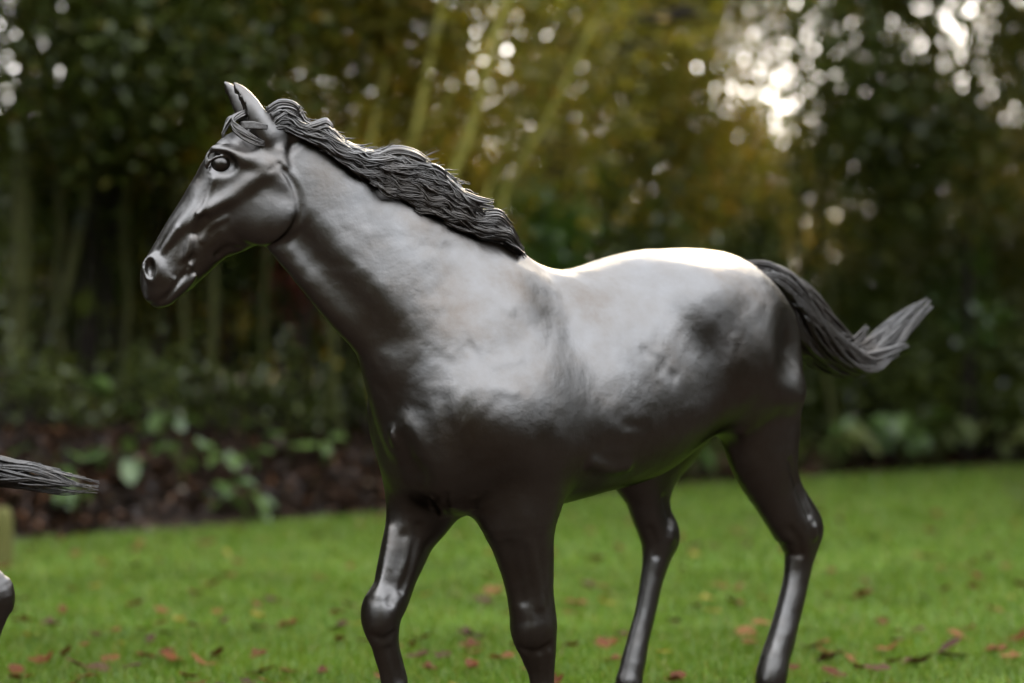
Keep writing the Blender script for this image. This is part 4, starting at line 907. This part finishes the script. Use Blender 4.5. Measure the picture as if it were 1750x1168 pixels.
def drop(px, py, colour, shape, size, seed, label=None, group=None, long=1.0):
    d = 4132 * 1.1 / (py - 600); rng = random.Random(seed); o = obj('fallen_leaf', FM[colour][shape], None, None, (X(px, d), d, .022), (rng.uniform(-.35, .35), rng.uniform(-.35, .35), rng.uniform(0, 6.28))); s = size * .95 * rng.uniform(.85, 1.15); o.scale = (s * long, s, s * rng.uniform(.8, 1.6))
    where = 'by the left edge' if px < 220 else 'below the horse muzzle' if px < 430 else 'left of the far foreleg' if px < 640 else 'below the horse chest' if px < 960 else 'below the horse belly' if px < 1300 else 'right of the near hind leg' if px < 1540 else 'near the right edge'
    row = 'near the far lawn edge' if py < 930 else 'on the middle of the lawn' if py < 1030 else 'on the near lawn' if py < 1105 else 'at the bottom of the picture'; text = label or {'russet': 'russet curled', 'brown': 'dark brown', 'tan': 'pale tan', 'yellow': 'small yellow'}[colour] + ' fallen leaf ' + where + ' ' + row
    tag(o, text, 'leaf', None if label else colour + ' fallen leaves ' + where + ' ' + row)
    return o
own = [(1602, 1128, 'brown', 2, 1.5, 'long dark brown leaf at the lower right', 1.6), (1420, 1128, 'russet', 0, 1.1, 'russet leaf just right of the near hind fetlock', 1.3), (1425, 1163, 'russet', 1, 1.1, 'red-brown leaf cut by the bottom edge right of the near hind leg', 1), (580, 1083, 'brown', 2, 1.2, 'dark leaf just left of the far foreleg knee', 1.2), (295, 1138, 'russet', 2, 1.2, 'flat russet leaf at lower left below the tail', 1.3),
       (370, 1131, 'russet', 2, 1.2, 'russet leaf right of the flat lower left leaf', 1.3), (442, 1081, 'russet', 0, 1.1, 'broad russet leaf left of the dark leaf by the foreleg', 1), (985, 1040, 'tan', 0, 1.3, 'pale orange leaf close to the right side of near foreleg', 1.2), (1036, 1027, 'russet', 1, 1.0, 'red-brown leaf between near foreleg and far hind leg', 1), (1150, 1071, 'brown', 0, 1.1, 'red-brown leaf right of the far hind cannon', 1.2),
       (808, 1152, 'russet', 2, 1.2, 'russet leaf between the forelegs at the bottom', 1.3), (255, 1108, 'brown', 2, .9, 'small dark leaf on the lower left lawn', 1.2), (75, 1141, 'russet', 0, 1.2, 'russet leaf in the lower left corner', 1.2), (148, 1152, 'brown', 2, 1.3, 'dark brown leaf near the bottom left corner', 1.4), (205, 1110, 'yellow', 1, .7, 'small yellow leaf on the lower left lawn', 1),
       (1255, 1040, 'russet', 0, 1.1, 'orange russet leaf between the two hind legs', 1.2), (1475, 1028, 'russet', 0, 1.1, 'red-brown leaf right of the near hind cannon', 1.2), (825, 1037, 'brown', 0, 1.1, 'dark brown leaf seen between the forelegs', 1.1), (728, 1025, 'yellow', 1, .9, 'pale yellow leaf beside the far foreleg knee', 1), (1188, 955, 'yellow', 1, .9, 'bright yellow leaf between the hind hocks', 1), (1735, 1105, 'russet', 0, 1.5, 'red-brown leaf cut by the right edge', 1), (230, 1043, 'tan', 0, 1.0, 'pale orange leaf right of the bronze hock at left', 1.2)]
for i, (px, py, c_, sh, sz, lab, lg) in enumerate(own): drop(px, py, c_, sh, sz, 500 + i, lab, None, lg)
rng = random.Random(99); taken = [(a, b) for a, b, *_ in own]; cnt = 0
while cnt < 230:
    py = 1200 - 380 * rng.random() ** .85; px = rng.uniform(-30, 1780); d = 4132 * 1.1 / (py - 600)
    if d > edge_y(X(px, d)) - .1 or any(abs(px - a) < 26 and abs(py - b) < 9 for a, b in taken): continue
    if rng.random() > .55 + .45 * mnoise.noise((px * .006, py * .02, 4)) + (.2 if px > 1300 or px < 500 else 0): continue
    drop(px, py, rng.choices(['russet', 'brown', 'tan', 'yellow'], [.48, .2, .22, .10])[0], rng.randrange(5), rng.uniform(.7, 1.25), 700 + cnt); taken.append((px, py)); cnt += 1
def litter():
    """dead leaves and scraps over the bank, too many to count"""
    g = np.random.RandomState(61); N = 26000; x = g.uniform(-6.5, 7.5, N); ey = np.interp(x, [e[0] for e in EDGE], [e[1] for e in EDGE]); y = ey + g.gamma(1.6, .9, N) - .25; z = np.array([ground_z(a, b) for a, b in zip(x, y)]); P = np.stack([x, y, z - .01], 1)
    nor = g.normal(size=(N, 3)) * .45; nor[:, 2] += 1; nor /= np.linalg.norm(nor, axis=1)[:, None]; a = np.cross(nor, g.normal(size=(N, 3))); a /= np.linalg.norm(a, axis=1)[:, None]; b = np.cross(nor, a); s = g.uniform(.05, .12, N)[:, None]
    V = np.stack([P - a * s * .5, P - b * s * .3, P + a * s * .5, P + b * s * .3], 1).reshape(-1, 3)
    m = leaf_material('bank_litter', [(0, (.010, .007, .005)), (.6, (.024, .014, .008)), (.88, (.060, .028, .014)), (.97, (.15, .065, .025)), (1, (.24, .20, .14))], .1, .05)
    tag(obj('leaf_litter', mesh_np('leaf_litter', V, np.arange(4 * N).reshape(-1, 4), False), m), 'dead brown leaves covering the bank behind the lawn', 'leaf litter', kind='stuff')
litter()
def mossy_post():
    d = 12.4; x = X(-4, d); root = empty('mossy_stump', (x, d, 0)); tag(root, 'mossy yellow-green stump behind the bronze hock at the left edge', 'stump'); zs = np.linspace(-.05, Z(868, d), 7)
    V, F = tubes_np([(np.array([(.01 * math.sin(z * 9), 0, z) for z in zs]), np.array([.10, .085, .078, .074, .072, .070, .055]))], 12); obj('trunk', mesh_np('stump', V, F), bark('stump_moss', (.07, .075, .02), (.13, .12, .035)), root)
mossy_post()
